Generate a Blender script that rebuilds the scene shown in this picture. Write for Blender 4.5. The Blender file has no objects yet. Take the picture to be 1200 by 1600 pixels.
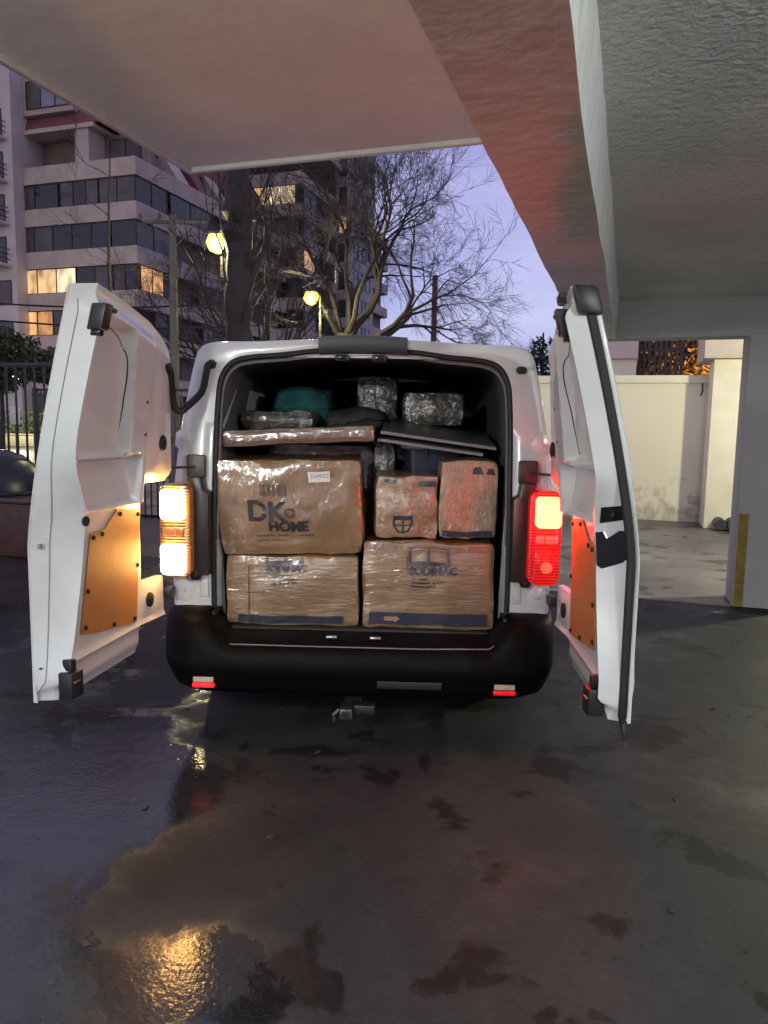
import bpy, bmesh, math, random
from mathutils import Vector, Matrix, noise as mnoise
R_ = math.radians
random.seed(7)
scene = bpy.context.scene
COL = scene.collection

# ------------------------------------------------------------------ camera
YAW, PITCH, ROLL, CAMZ = R_(18.1), R_(-6.7), R_(1.0), 1.52
def cw(x, y, z=0.0):
    """site coordinates of a point given as metres right / ahead of the standing spot, looking 18 deg left of the garage axis"""
    c, s = math.cos(YAW), math.sin(YAW)
    return Vector((c * x - s * y, s * x + c * y, z))
cam = bpy.data.cameras.new('camera')
cam_o = bpy.data.objects.new('camera', cam); COL.objects.link(cam_o)
fw = Vector((0, math.cos(PITCH), math.sin(PITCH))); rt = Vector((1, 0, 0)); up = rt.cross(fw)
rt2 = rt * math.cos(ROLL) + up * math.sin(ROLL); up2 = up * math.cos(ROLL) - rt * math.sin(ROLL)
fw, rt2, up2 = cw(*fw), cw(*rt2), cw(*up2)
M = Matrix((rt2, up2, -fw)).transposed().to_4x4(); M.translation = (0, 0, CAMZ)
cam_o.matrix_world = M
cam.sensor_width = 36; cam.sensor_fit = 'AUTO'; cam.lens = 36 * 1150 / 1600
cam.clip_start = 0.05; cam.clip_end = 2000
scene.camera = cam_o

# ------------------------------------------------------------------ world: dusk sky
SUN_AZ, SUN_EL = R_(18.1 + 180 - 28), R_(7.0)      # afterglow comes from behind the viewer
world = bpy.data.worlds.new('World'); scene.world = world; world.use_nodes = True
nt = world.node_tree; nt.nodes.clear()
wo = nt.nodes.new('ShaderNodeOutputWorld'); bg = nt.nodes.new('ShaderNodeBackground')
sky = nt.nodes.new('ShaderNodeTexSky'); sky.sky_type = 'NISHITA'; sky.sun_disc = False
sky.sun_elevation = R_(5.0); sky.sun_rotation = -SUN_AZ; sky.altitude = 500
sky.air_density = 1.0; sky.dust_density = 0.6; sky.ozone_density = 3.0
tc = nt.nodes.new('ShaderNodeTexCoord'); mp = nt.nodes.new('ShaderNodeMapping'); mp.inputs['Scale'].default_value = (1, 1, 4.5)
nz = nt.nodes.new('ShaderNodeTexNoise'); nz.inputs['Scale'].default_value = 2.2; nz.inputs['Detail'].default_value = 5
rp = nt.nodes.new('ShaderNodeValToRGB')
rp.color_ramp.elements[0].position = .35; rp.color_ramp.elements[0].color = (.90, .88, 1.0, 1)
rp.color_ramp.elements[1].position = .7; rp.color_ramp.elements[1].color = (1.42, 1.30, 1.20, 1)
mul = nt.nodes.new('ShaderNodeMix'); mul.data_type = 'RGBA'; mul.blend_type = 'MULTIPLY'; mul.inputs[0].default_value = 1
add = nt.nodes.new('ShaderNodeMix'); add.data_type = 'RGBA'; add.blend_type = 'MIX'; add.inputs[0].default_value = .55
add.inputs[7].default_value = (3.8, 3.3, 5.6, 1)          # high thin cloud sheet, violet at dusk
L = nt.links.new
L(tc.outputs['Generated'], mp.inputs[0]); L(mp.outputs[0], nz.inputs['Vector']); L(nz.outputs[0], rp.inputs[0])
L(sky.outputs[0], add.inputs[6]); L(add.outputs[2], mul.inputs[6]); L(rp.outputs[0], mul.inputs[7]); L(mul.outputs[2], bg.inputs[0])
bg.inputs[1].default_value = 0.115; L(bg.outputs[0], wo.inputs[0])

sun = bpy.data.lights.new('sun', 'SUN'); sun.energy = 0.12; sun.angle = R_(25); sun.color = (.97, 1.0, .97)
sun_o = bpy.data.objects.new('sun', sun); COL.objects.link(sun_o)
sd = Vector((-math.sin(SUN_AZ) * math.cos(SUN_EL), math.cos(SUN_AZ) * math.cos(SUN_EL), math.sin(SUN_EL)))   # towards the sun
sun_o.rotation_euler = (-sd).to_track_quat('-Z', 'Y').to_euler()
vs = scene.view_settings; vs.view_transform = 'Standard'; vs.look = 'None'; vs.exposure = 0.55; vs.gamma = 1; vs.use_curve_mapping = False

# ------------------------------------------------------------------ materials
MATS = {}
def mat(name, col=(.5, .5, .5), rough=.5, metal=0, spec=.5, noise=None, bump=None, emit=None, coat=None, alpha=None, trans=None):
    """noise=(scale, amount[, detail]) colour mottling; bump=(scale, strength, dist); emit=(color,strength); coat=(weight, rough)"""
    if name in MATS: return MATS[name]
    m = bpy.data.materials.new(name); m.use_nodes = True; t = m.node_tree; b = t.nodes['Principled BSDF']; MATS[name] = m
    b.inputs['Base Color'].default_value = (*col, 1); b.inputs['Roughness'].default_value = rough; b.inputs['Metallic'].default_value = metal
    b.inputs['Specular IOR Level'].default_value = spec
    if noise or bump:
        tcn = t.nodes.new('ShaderNodeTexCoord')
    if noise:
        n = t.nodes.new('ShaderNodeTexNoise'); n.inputs['Scale'].default_value = noise[0]; n.inputs['Detail'].default_value = noise[2] if len(noise) > 2 else 6
        n.inputs['Roughness'].default_value = .65
        r = t.nodes.new('ShaderNodeValToRGB'); a = noise[1]
        r.color_ramp.elements[0].position = .3; r.color_ramp.elements[1].position = .72
        r.color_ramp.elements[0].color = (*[c * (1 - a) for c in col], 1); r.color_ramp.elements[1].color = (*[min(1, c * (1 + a)) for c in col], 1)
        t.links.new(tcn.outputs['Object'], n.inputs['Vector']); t.links.new(n.outputs[0], r.inputs[0]); t.links.new(r.outputs[0], b.inputs['Base Color'])
    if bump:
        n2 = t.nodes.new('ShaderNodeTexNoise'); n2.inputs['Scale'].default_value = bump[0]; n2.inputs['Detail'].default_value = 5
        bp = t.nodes.new('ShaderNodeBump'); bp.inputs['Strength'].default_value = bump[1]; bp.inputs['Distance'].default_value = bump[2]
        t.links.new(tcn.outputs['Object'], n2.inputs['Vector']); t.links.new(n2.outputs[0], bp.inputs['Height']); t.links.new(bp.outputs[0], b.inputs['Normal'])
    if emit:
        b.inputs['Emission Color'].default_value = (*emit[0], 1); b.inputs['Emission Strength'].default_value = emit[1]
    if coat:
        b.inputs['Coat Weight'].default_value = coat[0]; b.inputs['Coat Roughness'].default_value = coat[1]
    if trans: b.inputs['Transmission Weight'].default_value = trans
    if alpha is not None: b.inputs['Alpha'].default_value = alpha
    return m

def wrap_mat(name, col, crinkle=1.0, scale=26, stretch=(1, 1, 1), film=.1):
    """printed cardboard under creased clear stretch film"""
    m = bpy.data.materials.new(name); m.use_nodes = True; t = m.node_tree; b = t.nodes['Principled BSDF']; MATS[name] = m
    tcn = t.nodes.new('ShaderNodeTexCoord'); mp = t.nodes.new('ShaderNodeMapping'); mp.inputs['Scale'].default_value = stretch
    t.links.new(tcn.outputs['Object'], mp.inputs[0])
    n = t.nodes.new('ShaderNodeTexNoise'); n.inputs['Scale'].default_value = 5; n.inputs['Detail'].default_value = 7
    r = t.nodes.new('ShaderNodeValToRGB'); r.color_ramp.elements[0].position = .3; r.color_ramp.elements[1].position = .75
    r.color_ramp.elements[0].color = (*[c * .8 for c in col], 1); r.color_ramp.elements[1].color = (*[c * 1.15 for c in col], 1)
    t.links.new(tcn.outputs['Object'], n.inputs['Vector']); t.links.new(n.outputs[0], r.inputs[0]); t.links.new(r.outputs[0], b.inputs['Base Color'])
    b.inputs['Roughness'].default_value = .55; b.inputs['Coat Weight'].default_value = 1; b.inputs['Coat Roughness'].default_value = film; b.inputs['Coat IOR'].default_value = 1.9
    n1 = t.nodes.new('ShaderNodeTexNoise'); n1.inputs['Scale'].default_value = scale; n1.inputs['Detail'].default_value = 4; n1.inputs['Distortion'].default_value = 1.4
    vo = t.nodes.new('ShaderNodeTexVoronoi'); vo.inputs['Scale'].default_value = scale * .55; vo.feature = 'F1'
    nd = t.nodes.new('ShaderNodeTexNoise'); nd.inputs['Scale'].default_value = 7; nd.inputs['Detail'].default_value = 3
    vm = t.nodes.new('ShaderNodeVectorMath'); vm.operation = 'MULTIPLY_ADD'; vm.inputs[1].default_value = (.25, .25, .25)
    t.links.new(mp.outputs[0], nd.inputs['Vector']); t.links.new(nd.outputs['Color'], vm.inputs[0]); t.links.new(mp.outputs[0], vm.inputs[2])
    t.links.new(vm.outputs[0], vo.inputs['Vector']); t.links.new(mp.outputs[0], n1.inputs['Vector'])
    ad = t.nodes.new('ShaderNodeMath'); ad.operation = 'MULTIPLY_ADD'; ad.inputs[1].default_value = .55
    t.links.new(vo.outputs['Distance'], ad.inputs[0]); t.links.new(n1.outputs[0], ad.inputs[2])
    bp = t.nodes.new('ShaderNodeBump'); bp.inputs['Strength'].default_value = min(1, .8 * crinkle); bp.inputs['Distance'].default_value = .012 * crinkle
    t.links.new(ad.outputs[0], bp.inputs['Height']); t.links.new(bp.outputs[0], b.inputs['Coat Normal'])
    bp2 = t.nodes.new('ShaderNodeBump'); bp2.inputs['Strength'].default_value = .25; bp2.inputs['Distance'].default_value = .006
    t.links.new(ad.outputs[0], bp2.inputs['Height']); t.links.new(bp2.outputs[0], b.inputs['Normal'])
    return m

def floor_mat(name, base, wet_left, lo, hi, puddles=()):
    m = bpy.data.materials.new(name); m.use_nodes = True; t = m.node_tree; b = t.nodes['Principled BSDF']; MATS[name] = m
    N = t.nodes.new; K = t.links.new
    g = N('ShaderNodeNewGeometry'); pos = g.outputs['Position']
    def noise(sc, det=5, dist=0, ro=.6):
        n = N('ShaderNodeTexNoise'); n.inputs['Scale'].default_value = sc; n.inputs['Detail'].default_value = det; n.inputs['Distortion'].default_value = dist; n.inputs['Roughness'].default_value = ro
        K(pos, n.inputs['Vector']); return n.outputs[0]
    def ramp(v, p0, c0, p1, c1):
        r = N('ShaderNodeValToRGB'); r.color_ramp.elements[0].position = p0; r.color_ramp.elements[1].position = p1
        r.color_ramp.elements[0].color = (*c0, 1); r.color_ramp.elements[1].color = (*c1, 1); K(v, r.inputs[0]); return r.outputs[0]
    def mixc(f, a, c, mode='MIX'):
        x = N('ShaderNodeMix'); x.data_type = 'RGBA'; x.blend_type = mode
        if isinstance(f, float): x.inputs[0].default_value = f
        else: K(f, x.inputs[0])
        K(a, x.inputs[6]); K(c, x.inputs[7]); return x.outputs[2]
    def math_(op, a, c):
        x = N('ShaderNodeMath'); x.operation = op
        for i, q in enumerate((a, c)):
            if isinstance(q, (int, float)): x.inputs[i].default_value = q
            else: K(q, x.inputs[i])
        x.use_clamp = op in ('ADD', 'MULTIPLY', 'SUBTRACT'); return x.outputs[0]
    d = [c * .6 for c in base]; l = [c * 1.5 for c in base]
    col = ramp(noise(.7, 7, .4), .30, d, .72, l)
    fine = ramp(noise(60, 4), .3, (.82, .82, .82), .7, (1.10, 1.10, 1.10)); col = mixc(1.0, col, fine, 'MULTIPLY')
    # smeared wet tracks and drip stains
    st = ramp(noise(2.1, 6, .35, .58), .565, (1, 1, 1), .595, (.40, .37, .37)); col = mixc(1.0, col, st, 'MULTIPLY')
    st2 = ramp(noise(7.5, 3, .3, .5), .66, (1, 1, 1), .74, (.6, .58, .58)); col = mixc(1.0, col, st2, 'MULTIPLY')
    K(col, b.inputs['Base Color'])
    # wetness: strongest on the driver's side of the van, patchy elsewhere
    sx = N('ShaderNodeSeparateXYZ'); K(pos, sx.inputs[0])
    mr = N('ShaderNodeMapRange'); mr.inputs[1].default_value = wet_left[0]; mr.inputs[2].default_value = wet_left[1]; mr.inputs[3].default_value = 1; mr.inputs[4].default_value = 0
    dt = N('ShaderNodeVectorMath'); dt.operation = 'DOT_PRODUCT'; K(pos, dt.inputs[0]); dt.inputs[1].default_value = (1, .45, 0); K(dt.outputs['Value'], mr.inputs[0])
    wet = math_('ADD', math_('MULTIPLY', mr.outputs[0], .20), math_('ADD', math_('MULTIPLY', noise(.85, 6, .5), .72), math_('MULTIPLY', noise(5.5, 6, .4, .7), .28)))
    for (cx, cy, rx, ry) in puddles:      # standing water
        vm = N('ShaderNodeVectorMath'); vm.operation = 'SUBTRACT'; K(pos, vm.inputs[0]); vm.inputs[1].default_value = (cx, cy, 0)
        v2 = N('ShaderNodeVectorMath'); v2.operation = 'MULTIPLY'; K(vm.outputs[0], v2.inputs[0]); v2.inputs[1].default_value = (1 / rx, 1 / ry, 0)
        ln = N('ShaderNodeVectorMath'); ln.operation = 'LENGTH'; K(v2.outputs[0], ln.inputs[0])
        pm_ = N('ShaderNodeMapRange'); pm_.inputs[1].default_value = .1; pm_.inputs[2].default_value = 1.35; pm_.inputs[3].default_value = .33; pm_.inputs[4].default_value = 0
        K(ln.outputs['Value'], pm_.inputs[0]); wet = math_('ADD', wet, pm_.outputs[0])
    rr = N('ShaderNodeMapRange'); rr.interpolation_type = 'SMOOTHSTEP'; rr.inputs[1].default_value = .57; rr.inputs[2].default_value = .69; rr.inputs[3].default_value = hi; rr.inputs[4].default_value = lo
    K(wet, rr.inputs[0]); K(rr.outputs[0], b.inputs['Roughness'])
    sp = N('ShaderNodeMapRange'); sp.inputs[1].default_value = .5; sp.inputs[2].default_value = .72; sp.inputs[3].default_value = .15; sp.inputs[4].default_value = .55
    K(wet, sp.inputs[0]); K(sp.outputs[0], b.inputs['Specular IOR Level'])
    bp = N('ShaderNodeBump'); bp.inputs['Strength'].default_value = .30; bp.inputs['Distance'].default_value = .010
    hh = math_('MULTIPLY', noise(70, 3), .25); h2 = math_('MULTIPLY', noise(8, 5, .6), .6)
    K(math_('ADD', hh, h2), bp.inputs['Height']); K(bp.outputs[0], b.inputs['Normal'])
    return m

PAINT = mat('van_white_paint', (.60, .615, .61), .27, noise=(2.2, .14, 9), coat=(.6, .07))
PLASTIC = mat('black_plastic', (.018, .017, .018), .42, bump=(180, .15, .002))
GLOSSBLK = mat('gloss_black', (.012, .012, .013), .16)
RUBBER = mat('black_rubber', (.012, .012, .012), .6)
LINING = mat('cabin_grey_lining', (.14, .14, .145), .6, noise=(9, .2))
DARKLINE = mat('seam_shadow_gap', (.02, .02, .02), .8)
HARDBOARD = mat('brown_hardboard', (.36, .165, .05), .5, noise=(7, .15), bump=(220, .12, .001))
STEEL = mat('bare_steel', (.45, .45, .44), .32, 1)
YEL = mat('yellow_tag', (.7, .5, .05), .5)

# ------------------------------------------------------------------ mesh helpers
class MB:
    def __init__(s): s.v = []; s.f = []
    def add(s, vs_, fs_):
        o = len(s.v); s.v += [tuple(p) for p in vs_]; s.f += [tuple(i + o for i in q) for q in fs_]; return s
    def box(s, x0, x1, y0, y1, z0, z1):
        return s.add([(x0, y0, z0), (x1, y0, z0), (x1, y1, z0), (x0, y1, z0), (x0, y0, z1), (x1, y0, z1), (x1, y1, z1), (x0, y1, z1)],
                     [(3, 2, 1, 0), (4, 5, 6, 7), (0, 1, 5, 4), (1, 2, 6, 5), (2, 3, 7, 6), (3, 0, 4, 7)])
    def tube(s, pts, rad, n=8, cap=True, ref=None):
        pts = [Vector(p) for p in pts]; rs = rad if isinstance(rad, (list, tuple)) else [rad] * len(pts)
        rings = []; t0 = (pts[1] - pts[0]).normalized()
        a = Vector(ref) if ref else (Vector((0, 0, 1)) if abs(t0.z) < .9 else Vector((1, 0, 0)))
        a = (a - t0 * a.dot(t0)).normalized()
        for i, p in enumerate(pts):
            t = (pts[min(i + 1, len(pts) - 1)] - pts[max(i - 1, 0)])
            t = t.normalized() if t.length > 1e-9 else t0
            a = a - t * a.dot(t); a = a.normalized() if a.length > 1e-6 else t.orthogonal().normalized()
            b = t.cross(a)
            rings.append([p + (a * math.cos(2 * math.pi * k / n) + b * math.sin(2 * math.pi * k / n)) * rs[i] for k in range(n)])
        vs_ = [q for r in rings for q in r]; fs_ = []
        for i in range(len(pts) - 1):
            for k in range(n): fs_.append((i * n + k, i * n + (k + 1) % n, (i + 1) * n + (k + 1) % n, (i + 1) * n + k))
        if cap: fs_ += [tuple(reversed(range(n))), tuple(range((len(pts) - 1) * n, len(pts) * n))]
        return s.add(vs_, fs_)
    def prism(s, poly, y0, y1):
        """polygon in x,z extruded along y"""
        n = len(poly)
        return s.add([(x, y0, z) for x, z in poly] + [(x, y1, z) for x, z in poly],
                     [tuple(range(n)), tuple(reversed(range(n, 2 * n)))] + [(i, i + n, (i + 1) % n + n, (i + 1) % n) for i in range(n)])
    def lathe(s, prof, c=(0, 0, 0), n=20, axis='z'):
        vs_ = []
        for r, h in prof:
            for k in range(n):
                a = 2 * math.pi * k / n; p = (r * math.cos(a), r * math.sin(a), h)
                if axis == 'y': p = (p[0], p[2], p[1])
                if axis == 'x': p = (p[2], p[0], p[1])
                vs_.append((p[0] + c[0], p[1] + c[1], p[2] + c[2]))
        fs_ = [(i * n + k, i * n + (k + 1) % n, (i + 1) * n + (k + 1) % n, (i + 1) * n + k) for i in range(len(prof) - 1) for k in range(n)]
        fs_ += [tuple(reversed(range(n))), tuple(range((len(prof) - 1) * n, len(prof) * n))]
        return s.add(vs_, fs_)
    def mesh(s, name, bevel=0, seg=2, smooth=True, ang=35):
        me = bpy.data.meshes.new(name); me.from_pydata(s.v, [], s.f)
        bm = bmesh.new(); bm.from_mesh(me)
        bmesh.ops.recalc_face_normals(bm, faces=bm.faces)
        if bevel:
            es = [e for e in bm.edges if len(e.link_faces) == 2 and e.calc_face_angle(0) > R_(30)]
            bmesh.ops.bevel(bm, geom=es, offset=bevel, segments=seg, affect='EDGES', profile=.5, clamp_overlap=True)
        bm.to_mesh(me); bm.free()
        if smooth: me.shade_smooth(); me.set_sharp_from_angle(angle=R_(ang))
        return me
    def build(s, name, m, parent=None, **k): return link(name, s.mesh(name, **k), m, parent)

def link(name, me, m, parent=None):
    o = bpy.data.objects.new(name, me); COL.objects.link(o)
    if m is not None and not me.materials: me.materials.append(m)
    if parent: o.parent = parent
    return o
def empty(name, loc=(0, 0, 0), rz=0):
    o = bpy.data.objects.new(name, None); COL.objects.link(o); o.location = loc; o.rotation_euler = (0, 0, rz); o.empty_display_size = .2; return o
def tag(o, label=None, cat=None, group=None, kind=None):
    if label: o['label'] = label
    if cat: o['category'] = cat
    if group: o['group'] = group
    if kind: o['kind'] = kind
    return o
def sst(a, b, x):
    t = max(0, min(1, (x - a) / (b - a))) if a != b else (1.0 if x > a else 0.0)
    return t * t * (3 - 2 * t)
def interp(pts, x):
    if x <= pts[0][0]: return pts[0][1]
    for (a, b), (c, d) in zip(pts, pts[1:]):
        if x <= c: return b + (d - b) * (x - a) / (c - a)
    return pts[-1][1]
def dense(poly, n):
    """resample an open polyline with Catmull-Rom, n points by index"""
    P = [Vector(p) for p in poly]; out = []
    for k in range(n):
        t = k / (n - 1) * (len(P) - 1); i = min(int(t), len(P) - 2); u = t - i
        p0, p1, p2, p3 = P[max(i - 1, 0)], P[i], P[i + 1], P[min(i + 2, len(P) - 1)]
        out.append(.5 * ((2 * p1) + (p2 - p0) * u + (2 * p0 - 5 * p1 + 4 * p2 - p3) * u * u + (3 * p1 - p0 - 3 * p2 + p3) * u ** 3))
    return out
def text_mesh(txt, size, bold=.0):
    cu = bpy.data.curves.new('t', 'FONT'); cu.body = txt; cu.size = size; cu.offset = bold; cu.extrude = 0
    cu.align_x = 'LEFT'; o = bpy.data.objects.new('t', cu); COL.objects.link(o)
    bpy.context.view_layer.update()
    me = bpy.data.meshes.new_from_object(o.evaluated_get(bpy.context.evaluated_depsgraph_get()))
    bpy.data.objects.remove(o); bpy.data.curves.remove(cu)
    return me

# ================================================================== GROUND
GROUND = mat('far_asphalt', (.055, .053, .055), .5, noise=(.6, .3), bump=(30, .3, .01))
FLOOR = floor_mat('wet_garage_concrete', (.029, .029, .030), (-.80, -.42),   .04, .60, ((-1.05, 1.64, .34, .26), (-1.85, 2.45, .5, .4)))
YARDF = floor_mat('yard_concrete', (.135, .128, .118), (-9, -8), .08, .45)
g = tag(MB().box(-400, 400, -400, 400, -.5, -.004).build('ground', GROUND, smooth=False), kind='structure')
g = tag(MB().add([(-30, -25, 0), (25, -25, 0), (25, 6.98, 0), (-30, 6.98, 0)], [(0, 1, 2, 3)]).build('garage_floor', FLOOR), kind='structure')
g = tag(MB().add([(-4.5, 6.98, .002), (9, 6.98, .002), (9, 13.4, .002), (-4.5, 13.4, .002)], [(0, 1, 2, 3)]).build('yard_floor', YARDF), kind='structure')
g = tag(MB().box(-4.5, .93, 6.93, 7.02, -.05, .012).build('floor_joint_strip', mat('joint_concrete', (.2, .19, .17), .6, noise=(8, .3))), kind='structure')

rg = random.Random(12); q = MB()
for k in range(420):      # grit and leaf scraps trodden over the floor
    p = cw(rg.uniform(-2.2, 2.2), rg.uniform(1.2, 6.5), .003); a = rg.uniform(0, 6.28); r_ = rg.uniform(.002, .007) if rg.random() < .93 else rg.uniform(.01, .018)
    q.add([(p.x + r_ * math.cos(a + t) * e, p.y + r_ * math.sin(a + t) * e, h) for t, e, h in ((0, 1.5, .003), (1.4, .8, .004), (3.1, 1.3, .003), (4.6, .7, .002))] + [(p.x, p.y, .004 + r_ * .5)], [(0, 1, 4), (1, 2, 4), (2, 3, 4), (3, 0, 4)])
tag(q.build('floor_grit', mat('grit', (.03, .026, .02), .8), smooth=False), 'dark grit and leaf scraps scattered over the wet garage floor', 'grit', kind='stuff')

# ================================================================== GARAGE STRUCTURE
PLASTER = mat('painted_render', (.70, .69, .64), .8, noise=(1.1, .14, 9), bump=(11, .16, .02))
BEAMP = mat('beam_render', (.70, .69, .66), .75, noise=(2.5, .14, 8), bump=(9, .3, .03))
ROUGHC = mat('rough_textured_ceiling', (.74, .76, .72), .6, noise=(1.6, .15, 9), bump=(30, .9, .05))
def wavy(x0, x1, y0, y1, z0, z1, ny, amp, seed=0, taper=0):
    """long plastered beam: edges wander a little along its length; taper widens the top towards +x"""
    m = MB(); rings = []
    for i in range(ny + 1):
        y = y0 + (y1 - y0) * i / ny
        j = lambda k: amp * mnoise.noise((y * 1.7, k * 5.3, seed)) + amp * .4 * mnoise.noise((y * 7, k * 3.1, seed + 9))
        rings.append([(x0 + j(0), y, z0 + j(1) * .4), (x1 + j(2), y, z0 + j(3) * .4), (x1 + taper + j(4), y, z1), (x0, y, z1)])
    for r in rings: m.v += r
    for i in range(ny):
        for k in range(4): m.f.append((i * 4 + k, i * 4 + (k + 1) % 4, i * 4 + 4 + (k + 1) % 4, i * 4 + 4 + k))
    m.f += [(0, 1, 2, 3), tuple(ny * 4 + k for k in (3, 2, 1, 0))]
    return m
cs = empty('canopy_slab', (-2.1, 3.28, 2.75)); tag(cs, 'flat concrete canopy slab overhead, its corner open to the sky', 'canopy')
def at(o, root): o.location = [a - b for a, b in zip(o.location, root.location)]; return o
at(MB().box(-2.1, -.447, -3.2, 3.28, 2.75, 3.02).build('soffit', PLASTER, cs), cs)
at(MB().box(-2.115, -2.085, -3.2, 3.295, 2.728, 2.752).build('drip_edge', PLASTER, cs, bevel=.006), cs)
at(MB().box(-2.084, -.447, 3.262, 3.295, 2.728, 2.752).build('drip_edge', PLASTER, cs, bevel=.006), cs)
bm_ = empty('ceiling_beam', (-.3, 7.1, 2.34)); tag(bm_, 'long plastered downstand beam running overhead past the canopy corner', 'beam')
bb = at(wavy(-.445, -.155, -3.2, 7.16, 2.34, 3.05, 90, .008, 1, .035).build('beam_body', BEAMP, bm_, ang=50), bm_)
bb.data.materials.append(mat('plaster_lit_side', (.80, .81, .78), .75, noise=(6, .12), bump=(14, .6, .03)))  # right face coloured paler to stand for lamplight on it
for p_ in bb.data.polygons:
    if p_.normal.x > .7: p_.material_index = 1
ce = MB().box(-.148, 6.5, -3.2, 7.165, 2.68, 2.95).build('ceiling_slab', ROUGHC, smooth=False); tag(ce, 'grey rough textured ceiling slab right of the beam', 'ceiling')
li = empty('lintel_beam', (0, 7.17, 2.34)); tag(li, 'grey concrete lintel spanning the opening to the lit yard', 'lintel')
GREYC = mat('grey_painted_concrete', (.42, .43, .42), .75, noise=(2, .08), bump=(10, .25, .02))
at(MB().box(-.6, 6.5, 7.17, 7.42, 2.345, 2.95).build('lintel_body', GREYC, li, bevel=.008), li)
cl = empty('concrete_column', (.94, 6.95, 0)); tag(cl, 'grey square column with a yellow hazard stripe at its foot', 'column')
at(MB().box(.94, 1.42, 6.95, 7.38, 0, 2.343).build('shaft', GREYC, cl, bevel=.012), cl)
at(MB().box(.953, 1.03, 6.945, 6.953, .01, .82).build('yellow_stripe', mat('worn_yellow_paint', (.21, .17, .015), .6, noise=(14, .35)), cl), cl)

def batten(label, x, y, z, up, BATTEN_W):  # unseen lamps soffit and van
    t = empty('added_ceiling_lamp', (x, y, z)); tag(t, label, 'ceiling lamp', 'added garage ceiling lamps')
    MB().box(-.055, .055, -.62, .62, -.07, 0).build('housing', mat('lamp_housing', (.7, .7, .7), .4), t, bevel=.008)
    for k in (-.03, .03): MB().tube([(k, -.58, -.095), (k, .58, -.095)], .013, 10).build('tube', mat('cool_tube', (1, 1, 1), .3, emit=((.90, 1, .97), 8)), t)
    for k in (-.45, .45): MB().tube([(0, k, .001), (0, k, up)], .004, 6).build('hanger', mat('lamp_housing'), t)
    for k in (-.6, .6): MB().box(-.05, .05, k - .015, k + .015, -.115, -.071).build('end_cap', mat('lamp_housing'), t)
    l = bpy.data.lights.new('lamp_light', 'AREA'); l.shape = 'RECTANGLE'; l.size = .12; l.size_y = 1.1; l.energy = BATTEN_W; l.color = (.96, 1.0, .96); l.spread = R_(180)
    o = bpy.data.objects.new('lamp_light', l); COL.objects.link(o); o.parent = t; o.location = (0, 0, -.13)
    l2 = bpy.data.lights.new('lamp_light', 'POINT'); l2.energy = BATTEN_W * 3.2; l2.color = (.96, 1.0, .96); l2.shadow_soft_size = .06  # extra point light past the tube ends, added to brighten the ceiling
    o = bpy.data.objects.new('lamp_light', l2); COL.objects.link(o); o.parent = t; o.location = (0, .75, -.05)
batten('assumed fluorescent batten lamp hung unseen from the grey ceiling behind the viewer', 2.3, -.4, 2.36, .32, 36)  # assumed lamp out of view, put in to light ceiling, van and boxes
batten('added batten lamp hung unseen from the canopy slab to light the soffit', -1.3, -1.6, 2.30, .45, 34)  # extra lamp added to give the soffit neutral light
# ================================================================== LIT YARD BEHIND THE LINTEL
CREAM = mat('cream_stucco', (.74, .70, .55), .85, noise=(2.4, .12), bump=(35, .3, .01))
def stained(name, col):
    m = bpy.data.materials.new(name); m.use_nodes = True; t = m.node_tree; b = t.nodes['Principled BSDF']; N = t.nodes.new; K = t.links.new
    g = N('ShaderNodeNewGeometry'); sx = N('ShaderNodeSeparateXYZ'); K(g.outputs['Position'], sx.inputs[0])
    n = N('ShaderNodeTexNoise'); n.inputs['Scale'].default_value = 4.5; n.inputs['Detail'].default_value = 9; n.inputs['Roughness'].default_value = .75; K(g.outputs['Position'], n.inputs['Vector'])
    mr = N('ShaderNodeMapRange'); mr.inputs[1].default_value = 0; mr.inputs[2].default_value = 1.15; mr.inputs[3].default_value = .24; mr.inputs[4].default_value = -.08; K(sx.outputs[2], mr.inputs[0])
    ad = N('ShaderNodeMath'); ad.operation = 'ADD'; K(n.outputs[0], ad.inputs[0]); K(mr.outputs[0], ad.inputs[1])
    r = N('ShaderNodeValToRGB'); r.color_ramp.elements[0].position = .60; r.color_ramp.elements[0].color = (*col, 1); r.color_ramp.elements[1].position = .78; r.color_ramp.elements[1].color = (.42, .38, .29, 1)
    K(ad.outputs[0], r.inputs[0]); K(r.outputs[0], b.inputs['Base Color']); b.inputs['Roughness'].default_value = .85
    return m
bw = empty('boundary_wall', (0, 13.25, 0)); tag(bw, 'cream stucco boundary wall with peeling damp stains at its foot', 'wall')
at(MB().box(-6.5, 1.35, 13.25, 13.45, 0, 2.30).build('stucco_face', stained('stained_cream', (.74, .70, .54)), bw), bw)
at(MB().box(-6.5, 1.36, 13.2, 13.5, 2.30, 2.43).build('coping', CREAM, bw, bevel=.012), bw)
at(MB().box(1.02, 1.20, 13.21, 13.248, .32, .44).build('access_cover', mat('beige_paint', (.5, .42, .34), .8), bw, bevel=.004), bw)
at(MB().tube([(1.12, 13.19, 2.3), (1.13, 13.2, 2.18), (1.11, 13.235, 2.1)], .012, 6).build('cable_stub', RUBBER, bw), bw)
pr = empty('yard_pier', (1.45, 12.7, 0)); tag(pr, 'cream rendered pier at the end of the boundary wall', 'pier')
at(MB().box(1.21, 1.95, 12.5, 13.2, 0, 2.62).build('shaft', CREAM, pr, bevel=.01), pr)
at(MB().box(1.05, 3.2, 12.35, 13.6, 2.622, 3.1).build('top_beam', mat('beige_render', (.55, .48, .42), .8, noise=(3, .1)), pr, bevel=.01), pr)
PVC = mat('black_pipe', (.02, .02, .02), .5)
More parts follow.
